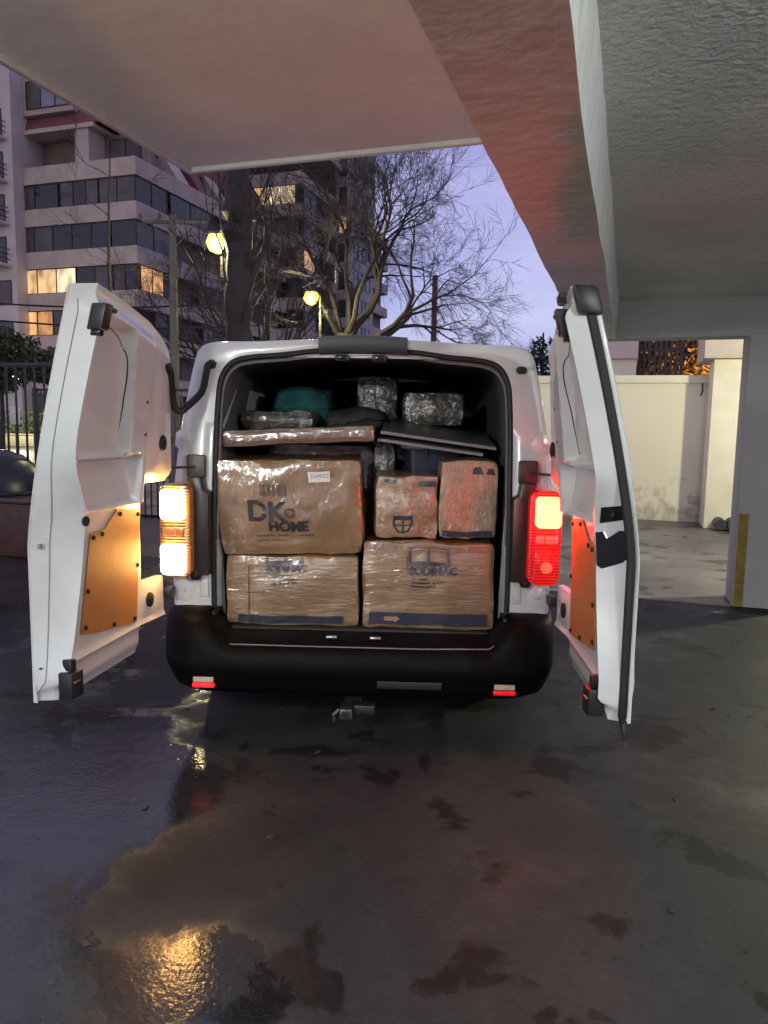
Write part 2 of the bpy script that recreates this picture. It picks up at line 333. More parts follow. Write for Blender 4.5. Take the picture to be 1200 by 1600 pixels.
for i, (px_, lb) in enumerate(((1.42, 'left one of two black drain pipe ends at the foot of the cream pier'), (1.60, 'right one of two black drain pipe ends at the foot of the cream pier'))):
    m = MB().lathe([(.085, 0), (.085, .35), (.07, .35), (.07, .02)], (px_, 12.15, .11), 18, 'y')
    tag(m.build('drain_pipe', PVC), lb, 'pipe', 'drain pipes by the pier')
nb = empty('neighbour_house', (-1, 16, 0)); tag(nb, 'pale house wall rising behind the boundary wall', 'house')
at(MB().box(-.95, .10, 16, 18, 0, 2.95).build('wall', CREAM, nb), nb)
at(MB().box(-.97, .12, 15.9, 18.1, 2.952, 3.6).build('fascia', mat('pink_fascia', (.55, .46, .42), .8), nb), nb)
# leafy hedge beyond, with the warm lamp that glows through it
LEAFD = mat('hedge_leaf', (.11, .065, .022), .6)
def leaves(n, boxr, size, seed, ell=False):
    rnd = random.Random(seed); m = MB(); (x0, x1), (y0, y1), (z0, z1) = boxr
    while n:
        p = Vector((rnd.uniform(x0, x1), rnd.uniform(y0, y1), rnd.uniform(z0, z1)))
        if ell:
            q = Vector(((p.x - (x0 + x1) / 2) / (x1 - x0) * 2, (p.y - (y0 + y1) / 2) / (y1 - y0) * 2, (p.z - (z0 + z1) / 2) / (z1 - z0) * 2))
            if q.length > .82 + .3 * mnoise.noise(p * 2.2): continue
        n -= 1
        a = Vector((rnd.gauss(0, 1), rnd.gauss(0, 1), rnd.gauss(0, .7))).normalized(); b = a.orthogonal().normalized(); s = size * rnd.uniform(.6, 1.4)
        m.add([p - a * s, p + b * s * .42, p + a * s, p - b * s * .42], [(0, 1, 2, 3)])
    return m
hd = empty('hedge', (.9, 18.3, 0)); tag(hd, 'dark leafy hedge glowing orange above the boundary wall', 'hedge')
o = at(leaves(26000, ((-.2, 3.4), (17.4, 20.0), (1.2, 4.4)), .07, 3).build('foliage', LEAFD, hd, smooth=False), hd); o['kind'] = 'stuff'
for k in range(5):
    at(MB().tube([(.2 + k * .6, 18.2, 0), (.25 + k * .6, 18.3, 2), (.1 + k * .63, 18.1, 4)], [.05, .035, .015], 6).build('stem', mat('bark_dark', (.05, .04, .03), .9), hd), hd)
sl = empty('slat_screen', (.55, 16.9, 0)); tag(sl, 'dark vertical slat screen above the boundary wall, left of the hedge', 'screen')
for k in range(9):
    at(MB().box(.13 + k * .105, .185 + k * .105, 16.9, 16.93, 2.2 if k else .0, 3.9).build('slat', PVC, sl), sl)
at(MB().box(.12, 1.04, 16.932, 16.96, 3.2, 3.26).build('rail', PVC, sl), sl)
def lamp_light(name, loc, energy, col, rad, parent):
    l = bpy.data.lights.new(name, 'POINT'); l.energy = energy; l.color = col; l.shadow_soft_size = rad
    o = bpy.data.objects.new(name, l); COL.objects.link(o); o.location = loc; o.parent = parent; return o
gl = empty('garden_lamp', (1.80, 17.15, 0)); tag(gl, 'small warm garden lamp glowing in front of the hedge by the pier', 'lamp')
MB().tube([(0, 0, 0), (0, 0, 2.75)], .03, 8).build('post', PVC, gl)
MB().lathe([(.02, 2.76), (.05, 2.78), (.06, 2.83), (.05, 2.88), (.02, 2.90)], n=16).build('globe', mat('warm_globe', (1, .8, .5), .4, emit=((1, .62, .22), 14)), gl)
lamp_light('lamp_glow', (-.2, .0, 2.78), 75, (1, .55, .18), .1, gl)
# assumed yard lamp, unseen right of the column, inferred from the lit boundary wall
yl = empty('assumed_yard_lamp_post', (3.15, 8.4, 0)); tag(yl, 'assumed yard lamp post, unseen beyond the column, lighting the boundary wall', 'lamp')
MB().tube([(0, 0, 0), (0, 0, 2.75)], [.05, .035], 10).build('post', PVC, yl)
MB().lathe([(.02, 2.76), (.10, 2.78), (.12, 2.88), (.10, 2.97), (.02, 3.0)], n=16).build('globe', mat('pale_globe', (1, .95, .8), .4, emit=((1, .93, .62), 12)), yl)
lamp_light('lamp_light', (-.16, .16, 2.80), 430, (1, .95, .62), .12, yl)

# ================================================================== VAN
VROT = R_(16.5); vloc = cw(-.115, 3.45)
van = empty('delivery_van', vloc, VROT); tag(van, 'white delivery van backed in with both rear doors open and lamps lit', 'van')
VM = Matrix.Translation(vloc) @ Matrix.Rotation(VROT, 4, 'Z')
def vlean(z): return 0 if z < 1.05 else .11 * ((z - 1.05) / .9) ** 1.2
OUT = [(.925, .50), (.932, .66), (.935, .85), (.932, 1.05), (.925, 1.22), (.905, 1.42), (.878, 1.60), (.848, 1.77), (.818, 1.875), (.745, 1.914), (.52, 1.922), (.25, 1.936), (0, 1.940)]
OPN = [(.715, .50), (.722, .62), (.722, .80), (.72, 1.0), (.718, 1.2), (.716, 1.42), (.712, 1.60), (.698, 1.735), (.648, 1.812), (.56, 1.84), (.40, 1.855), (.22, 1.878), (0, 1.880)]
NH = 44
oh = dense([(x, 0, z) for x, z in OUT], NH); ph = dense([(x, 0, z) for x, z in OPN], NH)
def full(h): return [Vector((-p.x, 0, p.z)) for p in h] + [Vector((p.x, 0, p.z)) for p in reversed(h[:-1])]
OF, PF = full(oh), full(ph); NP = len(OF)
def ring(f, y, grow=0, lean_=True):
    out = []
    for a, b in zip(PF, OF):
        p = a.lerp(b, f); c = Vector((0, 0, 1.2))
        q = c + (p - c) * (1 + grow)
        out.append(Vector((q.x, y + (vlean(q.z) if lean_ else 0), q.z)))
    return out
def loft(rings, close=False):
    m = MB()
    for r in rings: m.v += [tuple(p) for p in r]
    n = len(rings[0])
    for i in range(len(rings) - 1):
        for k in range(n - 1): m.f.append((i * n + k, i * n + k + 1, (i + 1) * n + k + 1, (i + 1) * n + k))
    return m
def nose(y, zt, wd):   # cab sections
    return [Vector((p.x * wd, y, .5 + (p.z - .5) * zt)) for p in OF]
shell = loft([ring(-.012, .22), ring(0, .15), ring(0, .118), ring(.06, .100), ring(.35, .092), ring(.80, .092), ring(.93, .098), ring(.985, .118), ring(1, .15),
              ring(1, .3, 0, False) if False else ring(1, .3), ring(1.0, 1.0, .002), ring(1, 2.2, .004), ring(1, 3.3, .0), nose(3.75, .97, 1), nose(4.25, .60, .98), nose(4.85, .45, .93), nose(5.05, .2, .85)])
shell.build('body_shell', PAINT, van, ang=50)
# cargo hold lining, floor, bulkhead
lin = loft([ring(-.02, .205), ring(-.03, .5), ring(.10, .55), ring(.10, 2.35)])
lin.build('hold_lining', LINING, van)
MB().box(-.74, .74, .10, 2.36, .44, .515).build('load_floor', mat('hold_floor_mat', (.03, .028, .028), .7), van)
MB().box(-.80, .80, 2.36, 2.40, .45, 1.86).build('bulkhead', mat('bulkhead_dark', (.025, .025, .027), .7), van)
# pale side window pane and strap trim on the inside left
MB().add([(-.722, .84, 1.59), (-.722, 1.40, 1.61), (-.716, 1.55, 1.82), (-.716, 1.00, 1.80)], [(0, 1, 2, 3)]).build('side_window', mat('milky_pane', (.5, .53, .56), .3), van)
MB().tube([(-.712, .26, 1.50), (-.714, .46, 1.64), (-.71, .52, 1.70)], .011, 6).build('lining_strap', mat('strap_grey', (.45, .45, .45), .6), van)
# white lower jamb flares visible inside the opening
for s in (-1, 1):
    MB().add([(s * .722, .118, 1.10), (s * .722, .118, .56), (s * .716, .116, .50), (s * .700, .20, .498), (s * .690, .21, .56), (s * .708, .19, 1.1)],
             [(0, 1, 4, 5), (1, 2, 3, 4)]).build('inner_jamb', PAINT, van)
# weather seal round the opening
sp = [Vector((p.x, .108 + vlean(p.z), p.z)) for p in ring(.01, 0)]
MB().tube([p for p in sp], .0145, 8, ref=(0, 1, 0)).build('opening_seal', RUBBER, van)
# seal lip widening into dark trim along the head
MB().tube([Vector((p.x * .985, .128 + vlean(p.z), p.z * .988)) for p in sp[10:-10]], .010, 6, ref=(0, 1, 0)).build('head_trim', LINING, van)
# roof brake-light bar, its base and the two strikers below it
zt = vlean(1.92)
b = MB(); n = 24
prof = [(.085, 1.868), (.062, 1.872), (.050, 1.90), (.055, 1.943), (.085, 1.953), (.20, 1.953)]
for i in range(n + 1):
    x = -.215 + .43 * i / n - .005
    for (y, z) in prof: b.v.append((x, y + zt, z - .012 * (x / .25) ** 2))
for i in range(n):
    for k in range(5): b.f.append((i * 6 + k, i * 6 + k + 1, i * 6 + 7 + k, i * 6 + 6 + k))
b.f += [(0, 1, 2, 3, 4, 5), tuple(n * 6 + k for k in (5, 4, 3, 2, 1, 0))]
b.build('brake_light_bar', mat('dark_bar_plastic', (.03, .031, .032), .45), van)
for x in (-.105, .075):
    k = MB().box(x - .035, x + .035, .05 + zt, .15 + zt, 1.826, 1.858).build('striker', PLASTIC, van, bevel=.008)
    MB().box(x - .022, x + .022, .035 + zt, .049 + zt, 1.834, 1.850).build('striker_roller', GLOSSBLK, k, bevel=.004)
MB().add([(-.43, .114 + zt, 1.868), (.40, .114 + zt, 1.868), (.40, .112 + zt, 1.846), (-.43, .112 + zt, 1.846)], [(0, 1, 2, 3)]).build('header_plate', mat('header_pale', (.62, .60, .60), .5), van)
# ---- bumper
def bprof(x, yo):
    a = abs(x); w = sst(.62, .74, a)                    # corner towers
    e = sst(.70, .95, a); top = .505 + .115 * w; yb = -.125 + yo
    bot = .235 + .035 * e
    P_ = [(.14 + yo, top), (.07 * (1 - w) + .05 * w + yo, top + .002), (-.02 + yo, .498 + .115 * w), (-.075 + yo, .485 + .10 * w), (-.105 + yo, .455 + .045 * w), (-.118 + yo, .425),
          (yb, .395), (yb - .004, .345), (yb + .004, .338), (yb + .006, .30), (yb + .03, .262), (yb + .07, bot), (.10 + yo, bot + .02), (.30 + yo, bot + .05)]
    k = 1 if x > 0 else -1
    return [((x - k * .05 * e * sst(.42, .22, z)), y, z) for y, z in P_]
path = [(-.955, .75), (-.955, .5), (-.955, .3), (-.952, .2), (-.94, .13), (-.915, .085), (-.88, .055), (-.84, .035)]
path += [(-.80 + 1.6 * i / 56, .028 * abs(-.80 + 1.6 * i / 56) ** 4) for i in range(57)] + [(-x, y) for x, y in reversed(path)]
b = MB(); m_ = len(bprof(0, 0))
for x, yo in path: b.v += bprof(x, yo)
for i in range(len(path) - 1):
    for k in range(m_ - 1): b.f.append((i * m_ + k, i * m_ + k + 1, (i + 1) * m_ + k + 1, (i + 1) * m_ + k))
b.build('rear_bumper', mat('bumper_black', (.0035, .0033, .0033), .5, spec=.08, bump=(150, .12, .002)), van, ang=60)
for s in (-1, 1):   # tower tops, side returns
    MB().box(min(s * .70, s * .90), max(s * .70, s * .90), .02, .30, .56, .606).build('bumper_cap', PLASTIC, van, bevel=.012)
# step lip with its highlight painted as a paler line, latch strikers on the sill
MB().tube([(-.60, -.088, .482), (-.3, -.089, .481), (.30, -.089, .481), (.62, -.080, .486), (.675, -.05, .51)], .0035, 6).build('sill_lip', mat('lip_highlight', (.20, .19, .19), .25), van)
for x in (-.125, .085):
    MB().box(x - .026, x + .026, -.03, -.004, .502, .514).build('sill_striker', STEEL, van, bevel=.003)
for s, lb in ((-1, 'red reflector strip, glowing brightly'), (1, None)):
    xx = s * .705 - .012; yy = -.138
    MB().box(xx - .052, xx + .052, yy, yy + .02, .283, .304).build('reflector', mat('red_reflector%d' % (s + 1), (.5, .005, .01), .2, emit=((1, .015, .02), 1.1 if s < 0 else .35)), van, bevel=.006)  # reflector shine put in as emission, no lamp behind it
    MB().box(xx - .048, xx + .048, yy + .002, yy + .02, .309, .332).build('fog_lens', mat('fog_lens_clear', (.5, .46, .34), .25, bump=(90, .6, .01)), van, bevel=.004)
MB().box(.10, .40, -.1345, -.128, .300, .336).build('plate_recess', mat('plate_recess_grey', (.009, .009, .01), .6), van, bevel=.003)
hk = MB().box(-.072, -.012, -.16, -.06, .155, .205).build('tow_bracket', mat('hitch_steel', (.12, .12, .115), .4, .8), van, bevel=.006)
MB().tube([(-.075, -.15, .20), (-.10, -.165, .18), (-.095, -.16, .15)], .008, 6).build('tow_pin', STEEL, hk)
MB().box(-.06, .02, -.06, .30, .17, .20).build('tow_bar', mat('hitch_steel'), hk, bevel=.006)
MB().box(-.010, .09, -.12, -.05, .165, .21).build('tow_socket', PLASTIC, hk, bevel=.008)
MB().box(-.06, -.025, -.165, -.16, .165, .195).build('tow_plate', PLASTIC, hk)
MB().box(-.75, .75, .12, 4.6, .26, .43).build('underbody', mat('underbody_dark', (.01, .01, .01), .9), van)
TYRE = mat('tyre', (.015, .015, .015), .8)
for x in (-.83, .83):
    for y in (.95, 4.2):
        w = MB().lathe([(.20, -.09), (.29, -.105), (.325, -.08), (.33, 0), (.325, .08), (.29, .105), (.20, .09)], (x * .98, y, .33), 28, 'x').build('wheel', TYRE, van)
        MB().lathe([(.05, -.11), (.19, -.10), (.19, .10), (.05, .11)], (x * .98, y, .33), 20, 'x').build('rim', STEEL, w)
DG = mat('van_dark_glass', (.02, .022, .025), .06)
for s in (-1, 1):
    MB().add([(s * .915, 2.9, 1.25), (s * .905, 3.9, 1.2), (s * .87, 3.75, 1.62), (s * .86, 2.95, 1.70)], [(0, 1, 2, 3)]).build('cab_window', DG, van)

# ---- tail lamps
LAMPL = mat('lamp_orange_lit', (1, .8, .5), .3, emit=((1, .50, .13), 30))
LAMPR = mat('lamp_red_lit', (1, .3, .2), .3, emit=((1, .012, .005), 60))
REDL = mat('lamp_red_lens', (.35, .004, .006), .12, emit=((1, .010, .010), .5), coat=(1, .05))
AMBERH = mat('lamp_amber_housing', (.14, .07, .03), .18, emit=((1, .40, .10), .12), coat=(1, .05))
def ribs(m, sc):
    t = m.node_tree; b = t.nodes['Principled BSDF']; tcn = t.nodes.new('ShaderNodeTexCoord'); wv = t.nodes.new('ShaderNodeTexWave'); wv.inputs['Scale'].default_value = sc; wv.bands_direction = 'Z'
    bp = t.nodes.new('ShaderNodeBump'); bp.inputs['Strength'].default_value = .8; bp.inputs['Distance'].default_value = .006
    t.links.new(tcn.outputs['Object'], wv.inputs['Vector']); t.links.new(wv.outputs['Fac'], bp.inputs['Height']); t.links.new(bp.outputs[0], b.inputs['Normal'])
    mx = t.nodes.new('ShaderNodeMapRange'); mx.inputs[3].default_value = .25; mx.inputs[4].default_value = 1.0; e0 = b.inputs['Emission Strength'].default_value
    ml = t.nodes.new('ShaderNodeMath'); ml.operation = 'MULTIPLY'; ml.inputs[1].default_value = e0
    t.links.new(wv.outputs['Fac'], mx.inputs[0]); t.links.new(mx.outputs[0], ml.inputs[0]); t.links.new(ml.outputs[0], b.inputs['Emission Strength'])
ribs(REDL, 22); ribs(AMBERH, 22)
REVL = mat('lamp_reverse_lens', (.45, .22, .2), .15, coat=(1, .05))
REVA = mat('lamp_small_amber', (.35, .16, .08), .15, coat=(1, .05))
def rbox(x0, x1, y0, y1, z0, z1, r, seg=5):
    """box with rounded corners in the x-z face"""
    P_ = []
    for cx, cz, a0 in ((x1 - r, z1 - r, 0), (x0 + r, z1 - r, 90), (x0 + r, z0 + r, 180), (x1 - r, z0 + r, 270)):
        for k in range(seg + 1):
            a = R_(a0 + 90 * k / seg); P_.append((cx + r * math.cos(a), cz + r * math.sin(a)))
    return MB().prism(P_, y0, y1)
for s in (-1, 1):
    lit = LAMPL if s < 0 else LAMPR
    def X(a, b_): return (min(s * a, s * b_), max(s * a, s * b_))
    tl = rbox(*X(.795, .945), -.034, .12, .785, 1.232, .045).build('tail_lamp', AMBERH if s < 0 else REDL, van, bevel=.008)
    tl['label'] = 'orange lit tail lamp with two glowing blocks' if s < 0 else 'red lit tail lamp, its upper block glowing'
    rbox(*X(.818, .934), -.056 if s < 0 else -.080, -.02, 1.062, 1.206, .022).build('lamp_block', lit, tl, bevel=.006)
    rbox(*X(.825, .868), -.040, -.02, .983, 1.022, .008).build('lamp_cell', REVA if s < 0 else REVL, tl, bevel=.004)
    rbox(*X(.872, .930), -.040, -.02, .983, 1.022, .008).build('lamp_cell', REVA if s < 0 else REVL, tl, bevel=.004)
    lb_ = rbox(*X(.818, .936), -.056, -.02, .802, .948, .022).build('lamp_block', lit if s < 0 else REDL, tl, bevel=.006)
    if s > 0: MB().lathe([(.004, -.0585), (.020, -.0575), (.030, -.0555)], (.877, 0, .875), 16, 'y').build('lamp_bulb', mat('lamp_bulb_dim', (.6, .05, .03), .2, emit=((1, .05, .03), 1.6)), lb_)
    # black plastic cheek between lamp and opening
    ck = MB().prism([(s * .725, .785), (s * .80, .785), (s * .80, 1.20), (s * .835, 1.252), (s * .80, 1.262), (s * .762, 1.262), (s * .752, 1.20), (s * .725, 1.185)], .02, .12).build('lamp_cheek', mat('cheek_black', (.03, .022, .02), .35), van, bevel=.008)
    MB().lathe([(.022, -.02), (.03, 0), (.022, .02)], (s * .80, .06, .778), 12, 'z').build('lamp_peg', PLASTIC, van)
    # check strap plate and arm
    pl_ = rbox(*X(.752, .842), .072, .10, 1.252, 1.366, .012).build('check_plate', mat('check_plate_black', (.035, .026, .024), .4), van, bevel=.005)
    dx = .97 if s < 0 else .945
    MB().tube([(s * .80, .075, 1.306), (s * .86, .04, 1.305), (s * dx, -.10, 1.304)], .006, 6).build('check_arm', PLASTIC, pl_)
    MB().tube([(s * (dx - .045), -.045, 1.3045), (s * (dx - .02), -.075, 1.304), (s * (dx + .015), -.125, 1.304)], [.011, .02, .021], 8).build('check_boot', RUBBER, pl_)
    MB().tube([(s * (dx - .01), -.105, 1.333), (s * (dx - .018), -.108, 1.305), (s * (dx - .008), -.113, 1.268)], .005, 5).build('boot_tie', YEL, pl_)
    # hinges: body leaf (raised stamping) and knuckle
    for z in (1.437, .70):
        lf = MB().prism([(s * .815, z), (s * .845, z + .055), (s * .868, z + .062), (s * .91, z + .03), (s * .915, z - .035), (s * .87, z - .06), (s * .845, z - .055)], .0885 + vlean(z), .10 + vlean(z)).build('hinge_leaf', PAINT, van, bevel=.002)
        MB().box(*X(.905, .945), .0 + vlean(z) * .5, .075, z - .022, z + .022).build('hinge_knuckle', PLASTIC, lf, bevel=.006)
        MB().lathe([(.006, -.004), (.008, .004)], (s * .868, .078 + vlean(z), z), 8, 'y').build('hinge_bolt', PAINT, lf)
    # pressed panel in the pillar
    MB().box(*X(.745, .785), .082, .10, 1.255 if False else .665, .755).build('pillar_pressing', PAINT, van, bevel=.006)
    zc = 1.795
    if s > 0: rbox(.735, .785, .075 + vlean(zc), .11 + vlean(zc), zc - .018, zc + .018, .017).build('blanking_plug', RUBBER, van, bevel=.004)
hz = vlean(1.8)
MB().lathe([(.018, -.02), (.024, 0), (.018, .02)], (-.742, .085 + hz, 1.802), 14, 'y').build('hose_grommet', RUBBER, van)

# ---- rear doors
W = .86
def d_top(u): return interp([(0, 1.80), (.05, 1.85), (.14, 1.885), (.35, 1.935), (.60, 1.975), (.80, 1.995), (.86, 1.985)], u)
def d_hinge(z): return interp([(.47, 0), (1.05, 0), (1.35, .02), (1.65, .055), (1.85, .085), (2.0, .10)], z)
def d_lean(u, z): return 0 if z < 1.05 else .20 * ((z - 1.05) / .9) ** 1.3 * (.25 + .75 * max(0, min(1, u / W)))
_DE = dense([(a, b_, 0) for a, b_ in [(.44, .838), (.54, .826), (.70, .775), (.95, .720), (1.08, .702), (1.18, .706), (1.27, .748), (1.36, .795), (1.5, .815), (1.95, .800), (2.1, .79)]], 160)
EDGE_SHIFT = 0
def d_edge(z): return min(W - .014, EDGE_SHIFT + _d_edge(z))
def _d_edge(z): return interp([(p.x, p.y) for p in _DE], z)
def rrw(u, z, u0, u1, z0, z1, s):
    return sst(u0, u0 + s, u) * (1 - sst(u1 - s, u1, u)) * sst(z0, z0 + s, z) * (1 - sst(z1 - s, z1, z))
def d_board(u): return .032 + .105 * max(0, u - .20)      # trim board plane, canted towards the lamp side
def d_in(u, z):
    tp = d_top(u)
    box_ = sst(.262, .315, u) * sst(.495, .56, z) * (1 - sst(tp - .10, tp - .03, z))
    fl = .034 + .05 * sst(1.22, 1.30, z); h = fl + (.126 - fl) * box_
    ue = d_edge(z)
    us = interp([(1.36, .43), (1.6, .455), (1.88, .50)], z)
    h -= .05 * rrw(u, z, us, ue - .012, 1.372, tp - .075, .035)
    h -= .062 * rrw(u, z, .335, ue - .008, 1.165, 1.385, .028) * (.45 + .55 * sst(1.16, 1.34, z))
    h = h + (d_board(u) - .0015 - h) * (1 - sst(1.158, 1.172, z)) * (1 - sst(ue - .022, ue - .004, u)); h += .012 * sst(.575, .60, z) * (1 - sst(.60, .625, z)) * (1 - sst(ue - .022, ue - .004, u)) * (z < 1) - .02 * (1 - sst(.47, .53, z))
    h += .006 * rrw(u, z, .04, .22, .62, .78, .02) + .01 * rrw(u, z, .06, .20, 1.30, 1.75, .03)
    if u > ue:
        t = (u - ue) / (W - ue); h = h * (1 - t) + .006 * t
        if t < .25: h += .0
    return h
def d_out(u, z):     # outer skin bulge
    return -.012 * math.sin(math.pi * max(0, min(1, u / W))) + .014 * sst(.62, .47, z) + .01 * sst(W - .02, W, u)
US = sorted(set([0, .02, .05, .08, .11, .14, .165, .185, .215, .235] + [.26, .275, .29, .30] + [.30 + .0125 * k for k in range(1, 41)] + [.812, .824, .836, .848] + [W]))
ZS = sorted(set([.47, .485, .50, .515, .53, .545, .56, .58, .60, .62, .64, .66, .69, .72, .755, .79] + [.79 + .0175 * k for k in range(1, 26)] + [1.245] + [1.245 + .0145 * k for k in range(1, 52)] + [2.0]))
ZS = [z for i, z in enumerate(ZS) if i == 0 or z - ZS[i - 1] > .004]; US = [u for i, u in enumerate(US) if i == 0 or u - US[i - 1] > .003]
def dwarp(u0, z0):
    z = z0 if z0 < 1.5 else 1.5 + (z0 - 1.5) * (d_top(u0) - 1.5) / .5
    uh = d_hinge(z); ue = d_edge(z)
    if u0 > .80: return ue + (u0 - .80) / (W - .80) * (W - ue), z
    if u0 > .30: return .30 + (u0 - .30) / .50 * (ue - .30), z
    return uh + u0 * (.30 - uh) / .30, z
def cut(u, z): return (u < .1849 and .792 < z < 1.2449) or (u < .2149 and z < .598)
class Door:
    def __init__(s, side, ang):
        s.k = 1 if side == 'L' else -1; a = R_(ang)
        s.pv = Vector(((-.97 if side == 'L' else .97), 0, 0)); s.U = Vector((math.cos(a) * s.k, -math.sin(a), 0)); s.pv += s.U * (0 if side == 'L' else .02); s.N = Vector((math.sin(a) * s.k, math.cos(a), 0))
    def p(s, u, z, n): return s.pv + s.U * u + s.N * (n + d_lean(u, z)) + Vector((0, 0, z))
    def on(s, u, z, off=0): return s.p(u, z, d_in(u, z) + off)
def build_door(side, ang):
    D = Door(side, ang); m = MB(); idx = {}
    def vid(i, j, k):
        if (i, j, k) not in idx:
            u, z = dwarp(US[i], ZS[j]); n = d_in(US[i], ZS[j]) if k == 0 else d_out(US[i], ZS[j])
            if k == 0: n = d_in(u, z)
            idx[i, j, k] = len(m.v); m.v.append(tuple(D.p(u, z, n)))
        return idx[i, j, k]
    cells = {(i, j) for i in range(len(US) - 1) for j in range(len(ZS) - 1) if not cut((US[i] + US[i + 1]) / 2, (ZS[j] + ZS[j + 1]) / 2)}
    for i, j in cells:
        for k in (0, 1):
            q = (vid(i, j, k), vid(i + 1, j, k), vid(i + 1, j + 1, k), vid(i, j + 1, k)); m.f.append(q if k == 0 else q[::-1])
        for (di, dj, e) in ((-1, 0, ((i, j), (i, j + 1))), (1, 0, ((i + 1, j), (i + 1, j + 1))), (0, -1, ((i, j), (i + 1, j))), (0, 1, ((i, j + 1), (i + 1, j + 1)))):
            if (i + di, j + dj) not in cells:
                a_, b_ = e; m.f.append((vid(*a_, 0), vid(*b_, 0), vid(*b_, 1), vid(*a_, 1)))
    d = m.build('rear_door', PAINT, van, ang=40)
    d['label'] = 'left rear door swung open with orange-lit inner panel' if side == 'L' else 'right rear door swung open with red-lit inner panel'
    # hardboard trim panel with clips
    hp = [(.195, 1.128), (.40, 1.150), (.495, 1.080), (.60, 1.076), (.688, .690), (.60, .668), (.24, .622)]
    q = MB(); n_ = len(hp)
    for off in (.0005, .0055): q.v += [tuple(D.p(u, z, d_board(u) + off)) for u, z in hp]
    q.f = [tuple(range(n_)), tuple(range(n_, 2 * n_))] + [(i, (i + 1) % n_, (i + 1) % n_ + n_, i + n_) for i in range(n_)]
    hb = q.build('hardboard_panel', HARDBOARD, d)
    for (u, z) in ((.215, 1.108), (.375, 1.128), (.515, 1.062), (.58, 1.056), (.225, .88), (.632, .85), (.262, .645), (.44, .665), (.655, .71)):
        c = D.p(u, z, d_board(u) + .0055); MB().tube([c, c + D.N * .006, c + D.N * .009], [.010, .010, .005], 8, ref=(0, 0, 1)).build('panel_clip', RUBBER, hb)
    # dark seam round the blank window pressing
    seam = [(.47, 1.44), (.478, 1.6), (.50, 1.76), (.53, 1.815), (.585, 1.85), (.66, 1.87)] if side == 'L' else [(.50, 1.42), (.475, 1.47), (.478, 1.6), (.49, 1.72), (.51, 1.79), (.56, 1.835)]
    MB().tube([D.on(p.x, p.z, -.0005) for p in dense([(u, 0, z) for u, z in seam], 30)], .0028, 5).build('window_seam', DARKLINE, d)
    # holes, slot and oval bungs on the hinge side
    for (u, z) in ((.345, 1.60), (.335, 1.465)):
        c = D.on(u, z); MB().tube([c - D.N * .004, c + D.N * .001], .0075, 10, ref=(0, 0, 1)).build('bolt_hole', DARKLINE, d)
    MB().tube([D.on(.262, z, .001) for z in (1.47, 1.52, 1.57, 1.62)], .008, 6).build('drain_slot', DARKLINE, d)
    for z in (1.425, .70):
        c = D.on(.13, z); q = MB()
        q.tube([c - D.N * .002, c + D.N * .010, c + D.N * .014], [.036, .034, .024], 16, ref=(0, 0, 1))
        cc = c
        q.v = [tuple(cc + (Vector(p) - cc) - D.U * ((Vector(p) - cc).dot(D.U)) * .25) for p in q.v]
        q.build('rubber_bung', RUBBER, d)
    # latches: top, bottom; edge markings
    def block(u0, u1, z0, z1, n0, n1, name, mt, bev=.006, par=None):
        q = MB(); pts = [(u, z, n) for n in (n0, n1) for z in (z0, z1) for u in (u0, u1)]
        q.v = [tuple(D.p(u, z, n)) for u, z, n in pts]
        q.f = [(0, 1, 3, 2), (4, 6, 7, 5), (0, 4, 5, 1), (2, 3, 7, 6), (0, 2, 6, 4), (1, 5, 7, 3)]
        return q.build(name, mt, par or d, bevel=bev)
    lt = block(.765, .825, 1.835, 1.925, .09, .150, 'top_latch', PLASTIC)
    block(.78, .815, 1.815, 1.835, .10, .140, 'latch_hook', GLOSSBLK, .003, lt)
    block(.73, .79, 1.90, 1.915, .128, .15, 'latch_rod', PLASTIC, .003, lt)
    lo = block(.765, .835, .485, .585, .095, .155, 'bottom_latch', PLASTIC)
    block(.785, .815, .585, .63, .10, .14, 'latch_neck', PLASTIC, .004, lo)
    block(.79, .826, .545, .555, .156, .163, 'latch_tongue', STEEL, .002, lo)
    c = D.on(.70, 1.14); q = MB().tube([c - D.N * .002, c + D.N * .004], .02, 14, ref=(0, 0, 1)); q.build('handle_hole', DARKLINE, d)
    if side == 'L':
        MB().tube([D.on(d_edge(z) + (W - d_edge(z)) * .62, z, .0005) for z in [.50 + 1.44 * k / 60 for k in range(61)]], .0026, 5).build('edge_seam', mat('seam_grey', (.22, .22, .21), .6), d)
        block(.832, .842, 1.05, 1.068, .034, .046, 'edge_clip', mat('clip_grey', (.2, .2, .2), .5), .001)
        block(.853, .860, .60, .606, .035, .045, 'edge_clip', DARKLINE, .001)
    else:
        # rubber meeting seal along the free edge and the black top cap
        zz = [.455 + 1.50 * k / 40 for k in range(41)]
        MB().tube([D.p(W - .004, z, .036) for z in zz], [.005] + [.0165] * 39 + [.014], 8).build('meeting_seal', RUBBER, d)
        MB().tube([D.p(W - .012, .475, .03), D.p(W + .01, .44, .03), D.p(W + .012, .41, .032)], [.016, .012, .004], 8).build('seal_tail', RUBBER, d)
        tcap = block(.79, .885, 1.90, 1.995, .0, .085, 'top_cap', PLASTIC, .012)
        block(.55, .66, 1.975, 2.01, .03, .10, 'cap_pad', mat('cap_dark_red', (.05, .012, .012), .6), .008, tcap)
        block(.66, .70, 1.965, 1.985, .05, .115, 'latch_wire', PLASTIC, .004, tcap)
        block(.05, .075, 1.83, 1.85, -.02, .02, 'roof_stop', RUBBER, .006)
